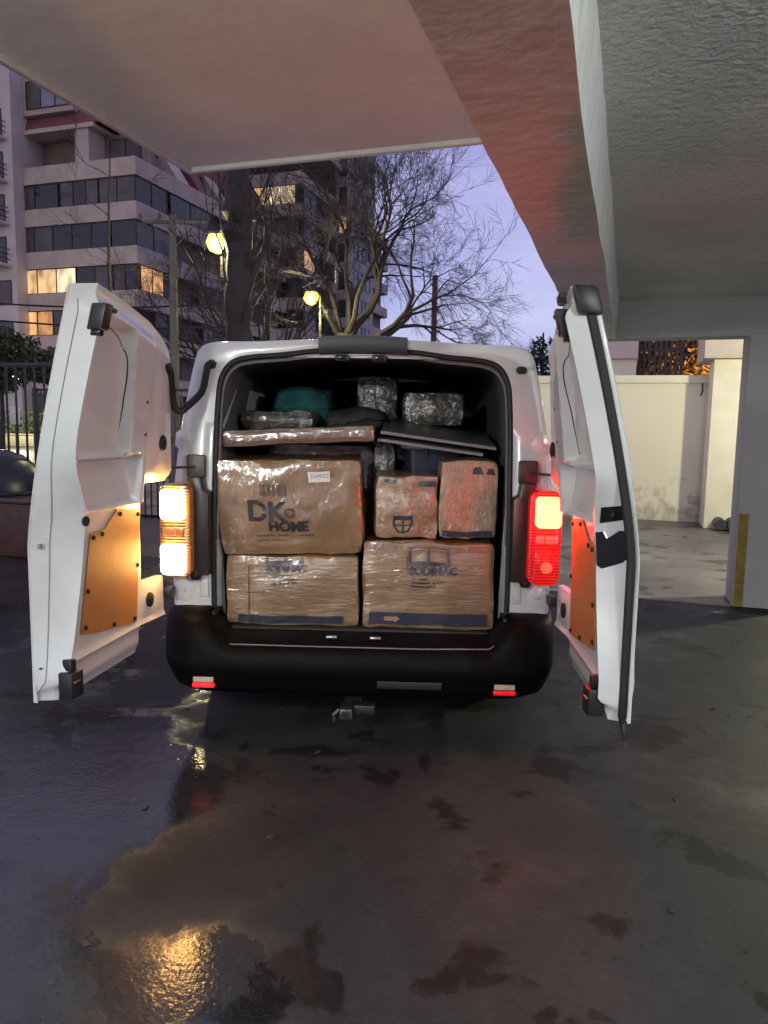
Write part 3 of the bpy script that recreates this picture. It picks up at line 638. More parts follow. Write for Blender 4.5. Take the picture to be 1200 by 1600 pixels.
        # lock mechanism openings on the edge
        def patch(P_, name, o0=-.002, o1=.006):
            q = MB()
            for off in (o0, o1): q.v += [tuple(D.on(u, z, off)) for u, z in P_]
            n_ = len(P_); q.f = [tuple(range(n_)), tuple(range(n_, 2 * n_))] + [(i, (i + 1) % n_, (i + 1) % n_ + n_, i + n_) for i in range(n_)]
            return q
        patch([(.775, 1.185), (.835, 1.205), (.838, 1.255), (.80, 1.245)], 'lock_plate').build('lock_plate', GLOSSBLK, d)
        lk = patch([(.758, 1.15), (.778, 1.155), (.785, 1.13), (.82, 1.165), (.840, 1.165), (.843, 1.085), (.82, 1.05), (.775, 1.02), (.762, 1.03)], 'lock_case')
        lk = lk.build('lock_case', GLOSSBLK, d)
        c = D.on(.815, 1.222, .006); MB().tube([c, c + D.N * .004], .012, 12, ref=(0, 0, 1)).build('lock_button', PLASTIC, lk)
    return D
DL = build_door('L', 103); EDGE_SHIFT = .05; DR = build_door('R', 95); EDGE_SHIFT = 0
he = DL.on(.10, 1.745, .012)
hose = dense([(-.742, .09 + hz, 1.802), (-.752, .055 + hz, 1.795), (-.757, .03 + hz, 1.745), (-.775, .02 + hz, 1.665), (-.808, -.01, 1.595), (-.838, -.035, 1.570), (-.862, -.055, 1.60), tuple(he * .55 + Vector((-.862, -.055, 1.60)) * .45), tuple(he), tuple(DL.on(.11, 1.775, .0))], 40)
MB().tube(hose, [.0165 + .0012 * (i % 2) for i in range(40)], 10).build('wiring_hose', RUBBER, van)

# ================================================================== CARGO
def wrapped(name, label, x0, x1, y0, y1, z0, z1, m, seed, bulge=.012, rough=.006, rz=0, tilt=0, cat='box', skew=None, r=.016, group=None, crease=.0035, soft=60):
    """carton under film: subdivided box, softened edges, panels bowed and dented. Returns object and a function that puts x,z on its front face."""
    cx, cy = (x0 + x1) / 2, (y0 + y1) / 2; w, dp, h = x1 - x0, y1 - y0, z1 - z0
    bm = bmesh.new(); bmesh.ops.create_cube(bm, size=1)
    bmesh.ops.subdivide_edges(bm, edges=bm.edges[:], cuts=30, use_grid_fill=True)
    def f(p):   # p in unit cube coords
        q = Vector((p.x * w, p.y * dp, p.z * h))
        a, b_, c = (1 - (2 * p.x) ** 2), (1 - (2 * p.y) ** 2), (1 - (2 * p.z) ** 2)
        ax = max(abs(p.x), abs(p.y), abs(p.z))
        if abs(p.y) > .499: q.y += math.copysign(bulge * a * c, p.y)
        if abs(p.x) > .499: q.x += math.copysign(bulge * b_ * c, p.x)
        if abs(p.z) > .499: q.z += math.copysign(bulge * .5 * a * b_, p.z)
        s3 = Vector((q.x * 7 + seed, q.y * 7, q.z * 7))
        q += Vector((mnoise.noise(s3), mnoise.noise(s3 + Vector((31, 0, 0))), mnoise.noise(s3 + Vector((0, 47, 0))))) * rough
        if crease:      # film drawn into sharp folds
            for fr_, am in ((11, 1.0), (23, .55)):
                c3 = Vector((q.x * fr_ + seed * 3, q.y * fr_ * .6, q.z * fr_ * .45)); c4 = Vector((q.x * fr_ * .4, q.y * fr_ * .6, q.z * fr_ + seed * 5))
                rd_ = (1 - abs(mnoise.noise(c3)) * 2.2) + (1 - abs(mnoise.noise(c4)) * 2.2)
                n_ = Vector((math.copysign(1, p.x) * (abs(p.x) > .499), math.copysign(1, p.y) * (abs(p.y) > .499), math.copysign(1, p.z) * (abs(p.z) > .499)))
                q += n_ * max(0, rd_ - .6) * am * crease
        # soften edges
        ex, ey, ez = w / 2 - abs(p.x) * w, dp / 2 - abs(p.y) * dp, h / 2 - abs(p.z) * h
        for (e1, e2, s1, s2) in ((ex, ey, 'x', 'y'), (ex, ez, 'x', 'z'), (ey, ez, 'y', 'z')):
            k = max(0, 1 - (e1 + e2) / (3 * r))
            if k: setattr(q, s1, getattr(q, s1) - math.copysign(r * .45 * k, getattr(p, s1))); setattr(q, s2, getattr(q, s2) - math.copysign(r * .45 * k, getattr(p, s2)))
        if skew: q.x += skew[0] * (p.z + .5) ; q.x *= 1 + skew[1] * (p.z + .5)
        if skew and len(skew) > 2: q.z += skew[2] * p.x
        return q
    for v_ in bm.verts: v_.co = f(v_.co)
    me = bpy.data.meshes.new(name); bm.to_mesh(me); bm.free(); me.shade_smooth(); me.set_sharp_from_angle(angle=R_(soft))
    o = link(name, me, m)
    o.matrix_world = VM @ Matrix.Translation((cx, cy, (z0 + z1) / 2)) @ Matrix.Rotation(R_(rz), 4, 'Z') @ Matrix.Rotation(R_(tilt), 4, 'Y')
    tag(o, label, cat, group)
    def front(x, z, off=.003):      # x,z in metres from the front's centre
        p = f(Vector((max(-.5, min(.5, x / w)), -.5, max(-.5, min(.5, z / h))))); return Vector((p.x, p.y - off, p.z))
    o['_w'] = 0; del o['_w']
    return o, front
def put(par, front, me, name, m, x, z, shear=0, off=.0065, rot=0):
    """lay a flat text or shape mesh (x,y) on the carton front at x,z"""
    ca, sa = math.cos(R_(rot)), math.sin(R_(rot))
    for v_ in me.vertices:
        X_, Z_ = v_.co.x, v_.co.y; X_, Z_ = X_ * ca - Z_ * sa, X_ * sa + Z_ * ca
        v_.co = front(x + X_, z + Z_ + shear * X_, off)
    return link(name, me, m, par)
def flat(polys):
    me = bpy.data.meshes.new('print'); vs_, fs_ = [], []
    for p in polys:
        # subdivide long rectangles so they follow the carton
        if len(p) == 4 and abs(p[1][0] - p[0][0]) > .05:
            n = max(2, int(abs(p[1][0] - p[0][0]) / .025))
            o = len(vs_)
            for i in range(n + 1):
                t = i / n
                vs_.append((p[0][0] + (p[1][0] - p[0][0]) * t, p[0][1] + (p[1][1] - p[0][1]) * t, 0)); vs_.append((p[3][0] + (p[2][0] - p[3][0]) * t, p[3][1] + (p[2][1] - p[3][1]) * t, 0))
            fs_ += [(o + 2 * i, o + 2 * i + 2, o + 2 * i + 3, o + 2 * i + 1) for i in range(n)]
        else:
            o = len(vs_); vs_ += [(a, b_, 0) for a, b_ in p]; fs_.append(tuple(range(o, o + len(p))))
    me.from_pydata(vs_, [], fs_); return me
def rect(x0, x1, z0, z1): return [(x0, z0), (x1, z0), (x1, z1), (x0, z1)]
def micro(lines, dx, lh, rnd):
    """rows of print too small to read"""
    out = []
    for r, L_ in enumerate(lines):
        x = 0
        while x < L_:
            w = rnd.uniform(.006, .016)
            if rnd.random() > .16: out.append([(x, -r * lh), (x + w, -r * lh), (x + w, -r * lh + .008), (x, -r * lh + .008)])
            x += w + .004
    return flat(out)
INK = mat('dark_print', (.018, .015, .016), .35, coat=(1, .12))
INKN = mat('navy_print', (.035, .04, .065), .3, coat=(1, .12), bump=(30, .5, .01))
INKF = mat('faded_print', (.085, .048, .03), .5)
LABEL = mat('white_label', (.75, .73, .68), .5)
KRAFT = (.23, .13, .050)
WDK = wrap_mat('kraft_film_dk', KRAFT, .6, 22, (1, 1, .6), .11)
WSO = wrap_mat('kraft_film_tall', (.235, .145, .064), .65, 22, (.45, .45, 2.0), .11)
WSM = wrap_mat('kraft_film_creased', (.27, .165, .08), .9, 34, (1, 1, .7), .12)
WFO = wrap_mat('kraft_film_heavy', (.30, .20, .105), 1.1, 40, (1.5, 1.5, .7), .14)
WGR = wrap_mat('grey_film', (.07, .065, .052), .9, 30, (1, 1, 1), .18)
rnd = random.Random(5)
dk, fr = wrapped('cardboard_box', 'large film-wrapped carton printed DK HOME with a white label', -.70, -.012, .15, .75, .872, 1.345, WDK, 1.0, .014, .009, 3.5, -.8, skew=(-.035, .085), r=.012, crease=.0026)
put(dk, fr, text_mesh('DK', .135, .0045), 'lettering', INK, -.205, -.055, .0, rot=-3)
put(dk, fr, text_mesh('o', .095, .001), 'lettering', INKF, -.025, -.045, rot=-3)
put(dk, fr, text_mesh('HOME', .066, .0028), 'lettering', INK, -.105, -.110, rot=-1)
put(dk, fr, micro([.27, .17], 0, .026, rnd), 'small_print', INKF, -.165, -.142, rot=1)
lab = put(dk, fr, flat([rect(0, .102, 0, .052)]), 'paper_label', LABEL, .098, .122, rot=4)
put(dk, fr, text_mesh('304932', .030, .0), 'handwriting', mat('pen_grey', (.2, .22, .24), .6), .105, .142, off=.0085, rot=5)
put(dk, fr, flat([rect(k * .011, k * .011 + w_, -h_, .06) for k, (w_, h_) in enumerate([(.004, 0), (.006, .004), (.003, 0), (.007, .002), (.004, .005), (.006, 0), (.003, .003), (.007, 0), (.005, .004), (.003, 0), (.006, 0)])]), 'faded_barcode', INKF, -.125, .06)
sl_, fr = wrapped('cardboard_box', 'film-wrapped carton printed SODIMAC under the DK HOME carton', -.675, -.018, .13, .72, .52, .868, WSO, 5.2, .011, .008, 1.5, r=.010, crease=.0022)
put(sl_, fr, flat([rect(0, .004, -.34, -.04)]), 'board_seam', mat('faded_print'), -.215, .165)
def brand(par, fr, x, z, size, wd, hh):
    put(par, fr, flat([rect(0, wd, 0, .020), rect(0, .013, .0201, hh), rect(wd - .013, wd, .0201, hh), rect(wd / 2 - .006, wd / 2 + .006, .0201, hh - .008), rect(.0131, wd - .0131, hh - .0079, hh)]), 'window_emblem', INKN, x, z)
    put(par, fr, text_mesh('SODIMAC', size, .0022), 'lettering', INKN, x + .002, z - size * .78)
brand(sl_, fr, -.13, .135, .046, .19, .055)
put(sl_, fr, micro([.06, .13, .125], 0, .017, rnd), 'small_print', INKN, -.10, .072)
put(sl_, fr, flat([rect(0, .52, 0, .043)]), 'printed_band', INKN, -.265, -.165)
sr, fr = wrapped('cardboard_box', 'wide film-wrapped carton printed SODIMAC below two smaller cartons', .012, .668, .12, .70, .520, .950, WSO, 9.7, .012, .009, -1.0, skew=(.0, -.03), r=.010, crease=.0022)
brand(sr, fr, -.10, .105, .054, .205, .092)
put(sr, fr, micro([.08, .16, .11], 0, .018, rnd), 'small_print', INKN, -.085, .037)
put(sr, fr, flat([rect(0, .585, 0, .062)]), 'printed_band', INKN, -.293, -.195)
put(sr, fr, flat([rect(0, .055, 0, .022), [(.055, -.008), (.078, .011), (.055, .030)]]), 'band_arrow', mat('band_arrow_tan', (.3, .2, .11), .4), -.21, -.175, off=.0085)
TAPE = mat('brown_tape', (.20, .115, .05), .25, coat=(1, .1), bump=(25, .4, .01))
put(sr, fr, flat([rect(0, .004, -.36, -.0)]), 'board_seam', INKF, -.108, .155)
put(sr, fr, flat([rect(0, .62, 0, .03)]), 'tape_strip', TAPE, -.31, .178)
sh, fr = wrapped('cardboard_box', 'small crumpled film-wrapped carton with a dark shield emblem', .062, .370, .20, .56, .962, 1.272, WSM, 13, .008, .009, 2.5, .8, crease=.0035, r=.010)
S = [(-.05, .04), (.05, .04), (.05, .0), (.043, -.022), (.026, -.04), (0, -.05), (-.026, -.04), (-.043, -.022), (-.05, 0)]
ring_ = []
for i in range(len(S)):
    a, b_ = S[i], S[(i + 1) % len(S)]; k = .82; ring_.append([a, b_, (b_[0] * k, b_[1] * k), (a[0] * k, a[1] * k)])
put(sh, fr, flat(ring_ + [rect(-.042, .042, .018, .036), rect(-.004, .004, -.042, .017), rect(-.044, -.0045, -.010, -.004), rect(.0045, .044, -.010, -.004)]), 'shield_emblem', INKN, -.018, -.085, rot=2)
put(sh, fr, flat([rect(0, .085, 0, .022)]), 'printed_band', INKN, -.148, .123)
put(sh, fr, flat([rect(0, .09, 0, .026)]), 'printed_band', INKN, .058, .108)
fo, fr = wrapped('cardboard_box', 'small carton under shiny wrinkled film beside the right jamb', .392, .672, .19, .60, .968, 1.350, WFO, 21, .008, .010, -1.5, crease=.0045, r=.010)
put(fo, fr, flat([rect(0, .255, 0, .034)]), 'printed_band', INKN, -.128, -.185)
put(fo, fr, flat([[(0, 0), (.055, 0), (.04, .035), (.012, .035)], [(.065, 0), (.11, 0), (.10, .03), (.075, .03)]]), 'printed_mark', INK, .02, .125)
BOARD = wrap_mat('brown_film', (.15, .085, .045), .7, 20, (1, 1, 1), .1)
wrapped('flat_carton', 'thin brown flat carton lying on top of the stack at left', -.725, .055, .20, .98, 1.42, 1.50, BOARD, 31, .004, .006, 0, -3.4, 'carton', r=.008, crease=.001)
wrapped('cardboard_box', 'plain brown carton behind the DK HOME carton, under the flat carton', -.58, .03, .78, 1.35, .53, 1.405, wrap_mat('dark_kraft', (.22, .14, .08), .5, 18), 37, .01, .006, 0, 0)
GREYM = mat('grey_laminate', (.10, .102, .105), .35, noise=(6, .1))
for i, (z, x0, x1, lb) in enumerate(((1.487, .085, .675, 'upper of two grey flat panels laid slanting at right in the load'), (1.452, .07, .61, 'lower of two grey flat panels laid slanting at right in the load'))):
    pn = MB().box(-(x1 - x0) / 2, (x1 - x0) / 2, -.36, .36, -.009, .009).build('laminate_board', GREYM, bevel=.003)
    pn.matrix_world = VM @ Matrix.Translation(((x0 + x1) / 2, .66, z)) @ Matrix.Rotation(R_(7.2), 4, 'Y') @ Matrix.Rotation(R_(6), 4, 'X')
    tag(pn, lb, 'panel', 'grey flat panels')
    MB().box(-(x1 - x0) / 2, (x1 - x0) / 2, -.364, -.3605, -.007, .007).build('edge_band', mat('panel_edge_light', (.24, .245, .25), .4), pn)
# blue bin with a white rim
bn = empty('storage_bin'); bn.matrix_world = VM @ Matrix.Translation((.375, .80, .96)); tag(bn, 'dark blue storage bin with a white rim behind the small cartons', 'bin')
BL = mat('navy_bin', (.012, .02, .05), .35)
def rr_ring(w, d, z, r, n=6):
    out = []
    for cx, cy, a0 in ((w - r, d - r, 0), (-w + r, d - r, 90), (-w + r, -d + r, 180), (w - r, -d + r, 270)):
        for k in range(n + 1): a = R_(a0 + 90 * k / n); out.append(Vector((cx + r * math.cos(a), cy + r * math.sin(a), z)))
    return out
q = MB(); rs = [rr_ring(.15, .22, 0, .05), rr_ring(.175, .25, .44, .06), rr_ring(.165, .24, .44, .06), rr_ring(.14, .21, .02, .05)]
for r_ in rs: q.v += [tuple(p) for p in r_]
n_ = len(rs[0])
for i in range(3):
    for k in range(n_): q.f.append((i * n_ + k, i * n_ + (k + 1) % n_, (i + 1) * n_ + (k + 1) % n_, (i + 1) * n_ + k))
q.f += [tuple(reversed(range(n_))), tuple(range(3 * n_, 4 * n_))]
q.build('tub', BL, bn)
rim_ = rr_ring(.18, .255, .452, .06); MB().tube(rim_ + [rim_[0]], .016, 8).build('rim', mat('white_rim', (.62, .64, .66), .4), bn)
for x in (-.05, .045): MB().box(x - .008, x + .008, -.275, -.26, .40, .47).build('clip', BL, bn, bevel=.003)
wrapped('wrapped_parcel', 'narrow film-wrapped parcel standing behind the gap between the stacks', .035, .155, .62, .85, .53, 1.44, WGR, 41, .006, .008, 0, 0, 'parcel')
wrapped('wrapped_parcel', 'film-wrapped parcel high in the middle of the load', -.095, .155, 1.10, 1.45, 1.50, 1.815, WGR, 43, .008, .010, 0, 0, 'parcel')
wrapped('wrapped_parcel', 'film-wrapped parcel on the grey panels at right', .195, .545, .88, 1.2, 1.52, 1.715, WGR, 47, .008, .010, 0, 0, 'parcel')
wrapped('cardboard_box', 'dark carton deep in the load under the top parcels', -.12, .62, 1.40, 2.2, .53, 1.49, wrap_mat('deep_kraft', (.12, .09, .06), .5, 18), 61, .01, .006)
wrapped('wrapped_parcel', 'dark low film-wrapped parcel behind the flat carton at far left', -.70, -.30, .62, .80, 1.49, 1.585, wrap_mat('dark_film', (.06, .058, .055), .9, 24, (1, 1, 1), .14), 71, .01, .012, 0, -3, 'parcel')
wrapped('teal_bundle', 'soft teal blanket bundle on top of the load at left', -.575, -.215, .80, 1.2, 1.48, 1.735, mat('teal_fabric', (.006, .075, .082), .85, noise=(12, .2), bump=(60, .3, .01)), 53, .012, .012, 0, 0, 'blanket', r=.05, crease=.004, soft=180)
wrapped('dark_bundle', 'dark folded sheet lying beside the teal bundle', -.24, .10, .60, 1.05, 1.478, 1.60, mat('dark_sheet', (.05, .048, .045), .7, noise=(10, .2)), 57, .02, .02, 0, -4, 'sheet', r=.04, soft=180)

# ================================================================== LEFT: low wall, fence, street
BROWN = mat('brown_wall_render', (.075, .033, .022), .55, noise=(5, .35), bump=(20, .4, .02))
lw = empty('planter_wall', (-6.5, 6.4, 0)); tag(lw, 'low dark brown rendered wall under the black fence', 'wall')
at(MB().box(-13, -5.35, 6.36, 7.2, 0, .60).build('render', BROWN, lw, bevel=.02), lw)
at(MB().box(-13, -5.33, 6.33, 7.2, .602, .655).build('coping', mat('wet_coping', (.06, .045, .04), .2, noise=(9, .3), bump=(40, .6, .01)), lw, bevel=.01), lw)
dm = empty('round_drum', (-7.10, 6.75, .655)); tag(dm, 'black round-topped drum standing on the low brown wall', 'drum')
MB().lathe([(.60, 0), (.60, .08), (.57, .20), (.50, .33), (.38, .44), (.22, .50), (.04, .52)], n=32).build('dome', mat('drum_black', (.012, .012, .013), .35), dm)
MB().lathe([(.61, -.004), (.63, .02), (.61, .045)], n=32).build('rim', RUBBER, dm)
IRON = mat('black_iron', (.015, .015, .016), .35)
def fence(label, x0, x1, y, z0, z1, step, post=0, rb=.014):
    f = empty('iron_fence', (x0, y, z0)); tag(f, label, 'fence', 'black iron fences')
    bar = MB().tube([(0, 0, 0), (0, 0, z1 - z0)], rb, 6).mesh('bar')
    k = 0; x = x0
    while x <= x1:
        o = link('bar', bar, IRON, f); o.location = (x - x0, 0, 0); x += step
    for z in (.03, z1 - z0): MB().box(-.02, x1 - x0 + .02, -.02, .02, z, z + .04).build('rail', IRON, f, bevel=.004)
    for px_ in (0, x1 - x0): MB().box(px_ - .035, px_ + .035, -.035, .035, 0, z1 - z0 + .05).build('post', IRON, f, bevel=.004)
fence('black iron bar fence on the low brown wall at left', -9.6, -5.5, 6.95, .655, 2.13, .138)
fence('black iron bar fence on the ground seen beside the left tail lamp', -9.2, -4.3, 9.75, 0, 1.98, .115)
st = tag(MB().add([(-60, 9.9, .004), (-4.6, 9.9, .004), (-4.6, 15.5, .004), (-60, 15.5, .004)], [(0, 1, 2, 3)]).build('pavement', floor_mat('wet_pavement', (.20, .19, .18), (-60, -4), .12, .5)), kind='structure')
MB_k = MB().box(-60, -4.6, 15.5, 15.7, -.02, .10).build('kerb', mat('kerb_stone', (.28, .27, .25), .7, noise=(3, .2)), bevel=.015); tag(MB_k, kind='structure')
yw = empty('low_wall', cw(-20.5, 42), YAW); tag(yw, 'low pale yellow lit wall across the street seen through the fence', 'wall')
MB().box(-9, 9, 0, .25, 0, .62).build('render', mat('pale_yellow_wall', (.55, .50, .30), .8, noise=(2, .2)), yw, bevel=.02)
MB().box(-9.03, 9.03, -.04, .29, .622, .70).build('coping', mat('pale_yellow_wall'), yw, bevel=.01)
sb = leaves(6000, ((-9, 9), (.6, 2.2), (.2, 2.0)), .12, 11, False).build('ground_cover', mat('lit_shrub', (.10, .13, .03), .6), smooth=False); sb.matrix_world = Matrix.Translation(cw(-20.5, 42)) @ Matrix.Rotation(YAW, 4, 'Z'); tag(sb, 'green shrubs behind the low yellow wall', 'shrubs', kind='stuff')
def sign():
    p = cw(-7.0, 14.0); s = empty('notice_board', p, YAW); tag(s, 'small white notice board on a post behind the fence', 'sign')
    MB().box(-.09, .09, -.01, .01, 1.42, 1.75).build('board', mat('white_board', (.6, .6, .55), .6), s, bevel=.005)
    MB().tube([(0, .03, 0), (0, .03, 1.75)], .02, 8).build('post', IRON, s)
sign()
gb = empty('globe_lamp', cw(-19.9, 40.0)); tag(gb, 'white globe lamp glowing behind the fence at far left', 'lamp')
MB().lathe([(.02, 3.42), (.16, 3.48), (.24, 3.66), (.16, 3.84), (.02, 3.90)], n=16).build('globe', mat('cool_globe', (1, 1, 1), .3, emit=((.95, 1, .92), 5)), gb)
MB().tube([(0, 0, 0), (0, 0, 3.45)], [.06, .04], 8).build('post', IRON, gb)
lamp_light('lamp_light', (.1, -.1, 3.2), 850, (1, .92, .60), .2, gb)

# ================================================================== APARTMENT BLOCKS
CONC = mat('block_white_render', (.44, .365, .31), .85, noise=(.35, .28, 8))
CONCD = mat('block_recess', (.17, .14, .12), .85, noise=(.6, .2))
REDR = mat('red_mansard_tiles', (.16, .045, .05), .7, noise=(1.5, .2), bump=(7, .4, .05))
GLASSD = mat('dark_window_glass', (.02, .02, .022), .12)
GLASSB = mat('blue_window_blind', (.20, .22, .27), .5, noise=(.8, .25))
GLASSM = mat('half_drawn_curtain', (.07, .06, .058), .4, noise=(1.2, .4))
FRAMEB = mat('window_frame_dark', (.02, .018, .018), .5)
def lit(i, col, s):
    m = mat('lit_window_%d' % i, (.3, .2, .1), .4, emit=(col, s)); t = m.node_tree; b = t.nodes['Principled BSDF']
    tcn = t.nodes.new('ShaderNodeTexCoord'); mp = t.nodes.new('ShaderNodeMapping'); mp.inputs['Scale'].default_value = (1.3, 1.3, .55)
    n = t.nodes.new('ShaderNodeTexNoise'); n.inputs['Scale'].default_value = 1.5; n.inputs['Detail'].default_value = 3
    r = t.nodes.new('ShaderNodeValToRGB'); r.color_ramp.elements[0].position = .34; r.color_ramp.elements[1].position = .62
    r.color_ramp.elements[0].color = (*[c * .28 for c in col], 1); r.color_ramp.elements[1].color = (*col, 1)
    t.links.new(tcn.outputs['Object'], mp.inputs[0]); t.links.new(mp.outputs[0], n.inputs['Vector']); t.links.new(n.outputs[0], r.inputs[0]); t.links.new(r.outputs[0], b.inputs['Emission Color'])
    return m
LITW = [lit(0, (1, .50, .17), .75), lit(1, (1, .62, .28), .62), lit(2, (1, .42, .10), .42), lit(3, (1, .78, .5), .8)]
def strip(parent, fx, a0, a1, z0, z1, npan, mats, out, depth=.12):
    """a ribbon of glazing: frame part with panes as its children. fx(a, d, z) maps along-facade, outwards, up to the site"""
    fr_ = MB(); t = .05
    def bx(q0, q1, d0, d1, c0, c1, mb):
        P_ = [fx(a, d, z) for z in (c0, c1) for d in (d0, d1) for a in (q0, q1)]
        mb.add(P_, [(0, 1, 3, 2), (4, 6, 7, 5), (0, 4, 5, 1), (2, 3, 7, 6), (0, 2, 6, 4), (1, 5, 7, 3)])
    bx(a0, a1, out - .06, out, z0, z0 + t, fr_); bx(a0, a1, out - .06, out, z1 - t, z1, fr_)
    pw = (a1 - a0) / npan
    for k in range(npan + 1): bx(a0 + k * pw - t * .6, a0 + k * pw + t * .6, out - .058, out + .004, z0 + t, z1 - t, fr_)
    w_ = fr_.build('window', FRAMEB, parent, smooth=False)
    for k in range(npan):
        q = MB(); q.add([fx(a0 + k * pw + t * .6, out - .04, z0 + t), fx(a0 + (k + 1) * pw - t * .6, out - .04, z0 + t), fx(a0 + (k + 1) * pw - t * .6, out - .04, z1 - t), fx(a0 + k * pw + t * .6, out - .04, z1 - t)], [(0, 1, 2, 3)])
        q.build('pane', mats[k % len(mats)], w_, smooth=False)
    return w_
def fbox(parent, fx, a0, a1, d0, d1, z0, z1, name, m, bevel=0):
    P_ = [fx(a, d, z) for z in (z0, z1) for d in (d0, d1) for a in (a0, a1)]
    return MB().add(P_, [(0, 1, 3, 2), (4, 6, 7, 5), (0, 4, 5, 1), (2, 3, 7, 6), (0, 2, 6, 4), (1, 5, 7, 3)]).build(name, m, parent, bevel=bevel, smooth=False)
def block(name, label, X, Y, wf, ws, tops, ph_, front, side, cat='building'):
    """front faces -Y and runs left (−X) from the corner; side faces +X and runs back (+Y)"""
    r = empty(name, (X, Y, 0)); tag(r, label, cat)
    F = lambda a, d, z: (-a, -d, z)          # a from the corner to the left
    S_ = lambda a, d, z: (d, a, z)
    zt_ = tops[0]
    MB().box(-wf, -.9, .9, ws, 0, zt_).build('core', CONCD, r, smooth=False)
    for i, t in enumerate(tops):
        q = MB(); q.box(-wf, .0, -.0, .35, t - ph_, t); q.build('parapet', CONC, r, smooth=False)
        q = MB(); q.box(-.352, -.002, .352, ws, t - ph_, t); q.build('parapet', CONC, r, smooth=False)
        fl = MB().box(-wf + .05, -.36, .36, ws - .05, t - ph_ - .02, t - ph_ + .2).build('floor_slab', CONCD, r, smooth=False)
        zl = tops[i + 1] if i + 1 < len(tops) else max(0, t - 2.8)
        for (a0, a1, n, ms) in front(i): strip(r, F, a0, a1, zl + .01, t - ph_ - .01, n, ms, -.10)
        for (a0, a1, n, ms) in side(i): strip(r, S_, a0, a1, zl + .01, t - ph_ - .01, n, ms, -.10)
    return r, F, S_
G, B_, Mh = GLASSD, GLASSB, GLASSM
def frontA(i):
    if i == 0: return [(.15, 3.0, 2, [Mh, Mh]), (3.0, 6.1, 3, [Mh, G, Mh]), (6.3, 10.2, 2, [G, Mh])]
    if i == 1: return [(.15, 2.1, 1, [G]), (2.1, 10.0, 5, [G, G, G, Mh, LITW[2] if False else Mh])]
    if i == 2: return [(.15, 2.0, 2, [G, Mh]), (2.0, 5.0, 2, [Mh, G]), (5.0, 9.9, 3, [LITW[3], LITW[1], LITW[1]])]
    if i == 3: return [(.6, 5.5, 3, [G, Mh, G]), (5.7, 9.7, 3, [Mh, LITW[2], LITW[0]])]
    return [(.5, 9.5, 4, [G, Mh])]
def sideA(i):
    if i == 0: return [(.15, 3.6, 2, [G, G]), (4.0, 9.0, 2, [G, Mh])]
    if i == 1: return [(.15, 3.9, 2, [Mh, Mh]), (10.5, 13.0, 2, [LITW[3], Mh])]
    if i == 2: return [(.5, 3.0, 2, [LITW[0], LITW[0]]), (7.5, 10.5, 1, [Mh]), (11.3, 13.0, 2, [LITW[3], G])]
    return [(2, 5, 2, [G, Mh]), (8, 11, 2, [Mh, G]), (13, 15, 2, [G, Mh])]
apt, F, S_ = block('apartment_block', 'nearest apartment block with white balcony bands and red mansard roof', -30.95, 42, 10.7, 24, [18.45, 15.7, 12.9, 10.1, 7.3, 4.5], 1.12, frontA, sideA)
# open top balcony, roof edge and mansard with dormer
fbox(apt, F, .2, 10.6, -2.2, -2.0, 18.45, 20.7, 'balcony_back_wall', CONCD)
fbox(apt, F, 3.9, 5.0, -2.0, -.4, 18.45, 20.7, 'balcony_partition', CONC)
strip(apt, F, 1.0, 3.4, 18.6, 20.4, 2, [G, Mh], -1.9)
MB().box(-10.8, -3.4, .25, 20, 20.7, 20.98).build('roof_slab', CONC, apt, smooth=False)
mans = MB(); mans.add([(-10.8, .35, 20.985), (-2.6, .35, 20.985), (-2.6, 24, 20.985), (-10.8, 24, 20.985), (-9.0, 2.6, 26.5), (-4.4, 2.6, 26.5), (-4.4, 22, 26.5), (-9.0, 22, 26.5)],
                      [(0, 1, 5, 4), (1, 2, 6, 5), (2, 3, 7, 6), (3, 0, 4, 7), (4, 5, 6, 7)])
rf = mans.build('mansard_roof', REDR, apt, smooth=False)
dw = MB(); dw.add([(-9.6, .30, 21.9), (-5.0, .30, 21.9), (-5.0, .30, 24.35), (-9.1, .30, 24.35), (-9.6, 2.4, 21.9), (-5.0, 2.4, 21.9), (-5.0, 2.4, 24.35), (-9.1, 2.4, 24.35)],
                  [(0, 1, 2, 3), (0, 3, 7, 4), (1, 5, 6, 2), (3, 2, 6, 7), (0, 4, 5, 1)])
dw.build('dormer', CONC, apt, smooth=False)
strip(apt, F, 5.2, 8.75, 22.25, 24.05, 3, [B_, B_, Mh], -.22)
# corner fins on the side roofline
for k in range(5):
    q = MB(); y0 = 3 + k * 3.0
    q.add([(-.6, y0, 18.5), (-.6, y0 + 1.6, 18.5), (-2.4, y0 + 1.6, 21.2), (-2.4, y0, 21.2), (-2.6, y0, 18.5), (-2.6, y0 + 1.6, 18.5)], [(0, 1, 2, 3), (0, 3, 4), (1, 5, 2), (4, 5, 1, 0), (3, 2, 5, 4)])
    q.build('roof_fin', CONC if k % 2 else REDR, apt, smooth=False)

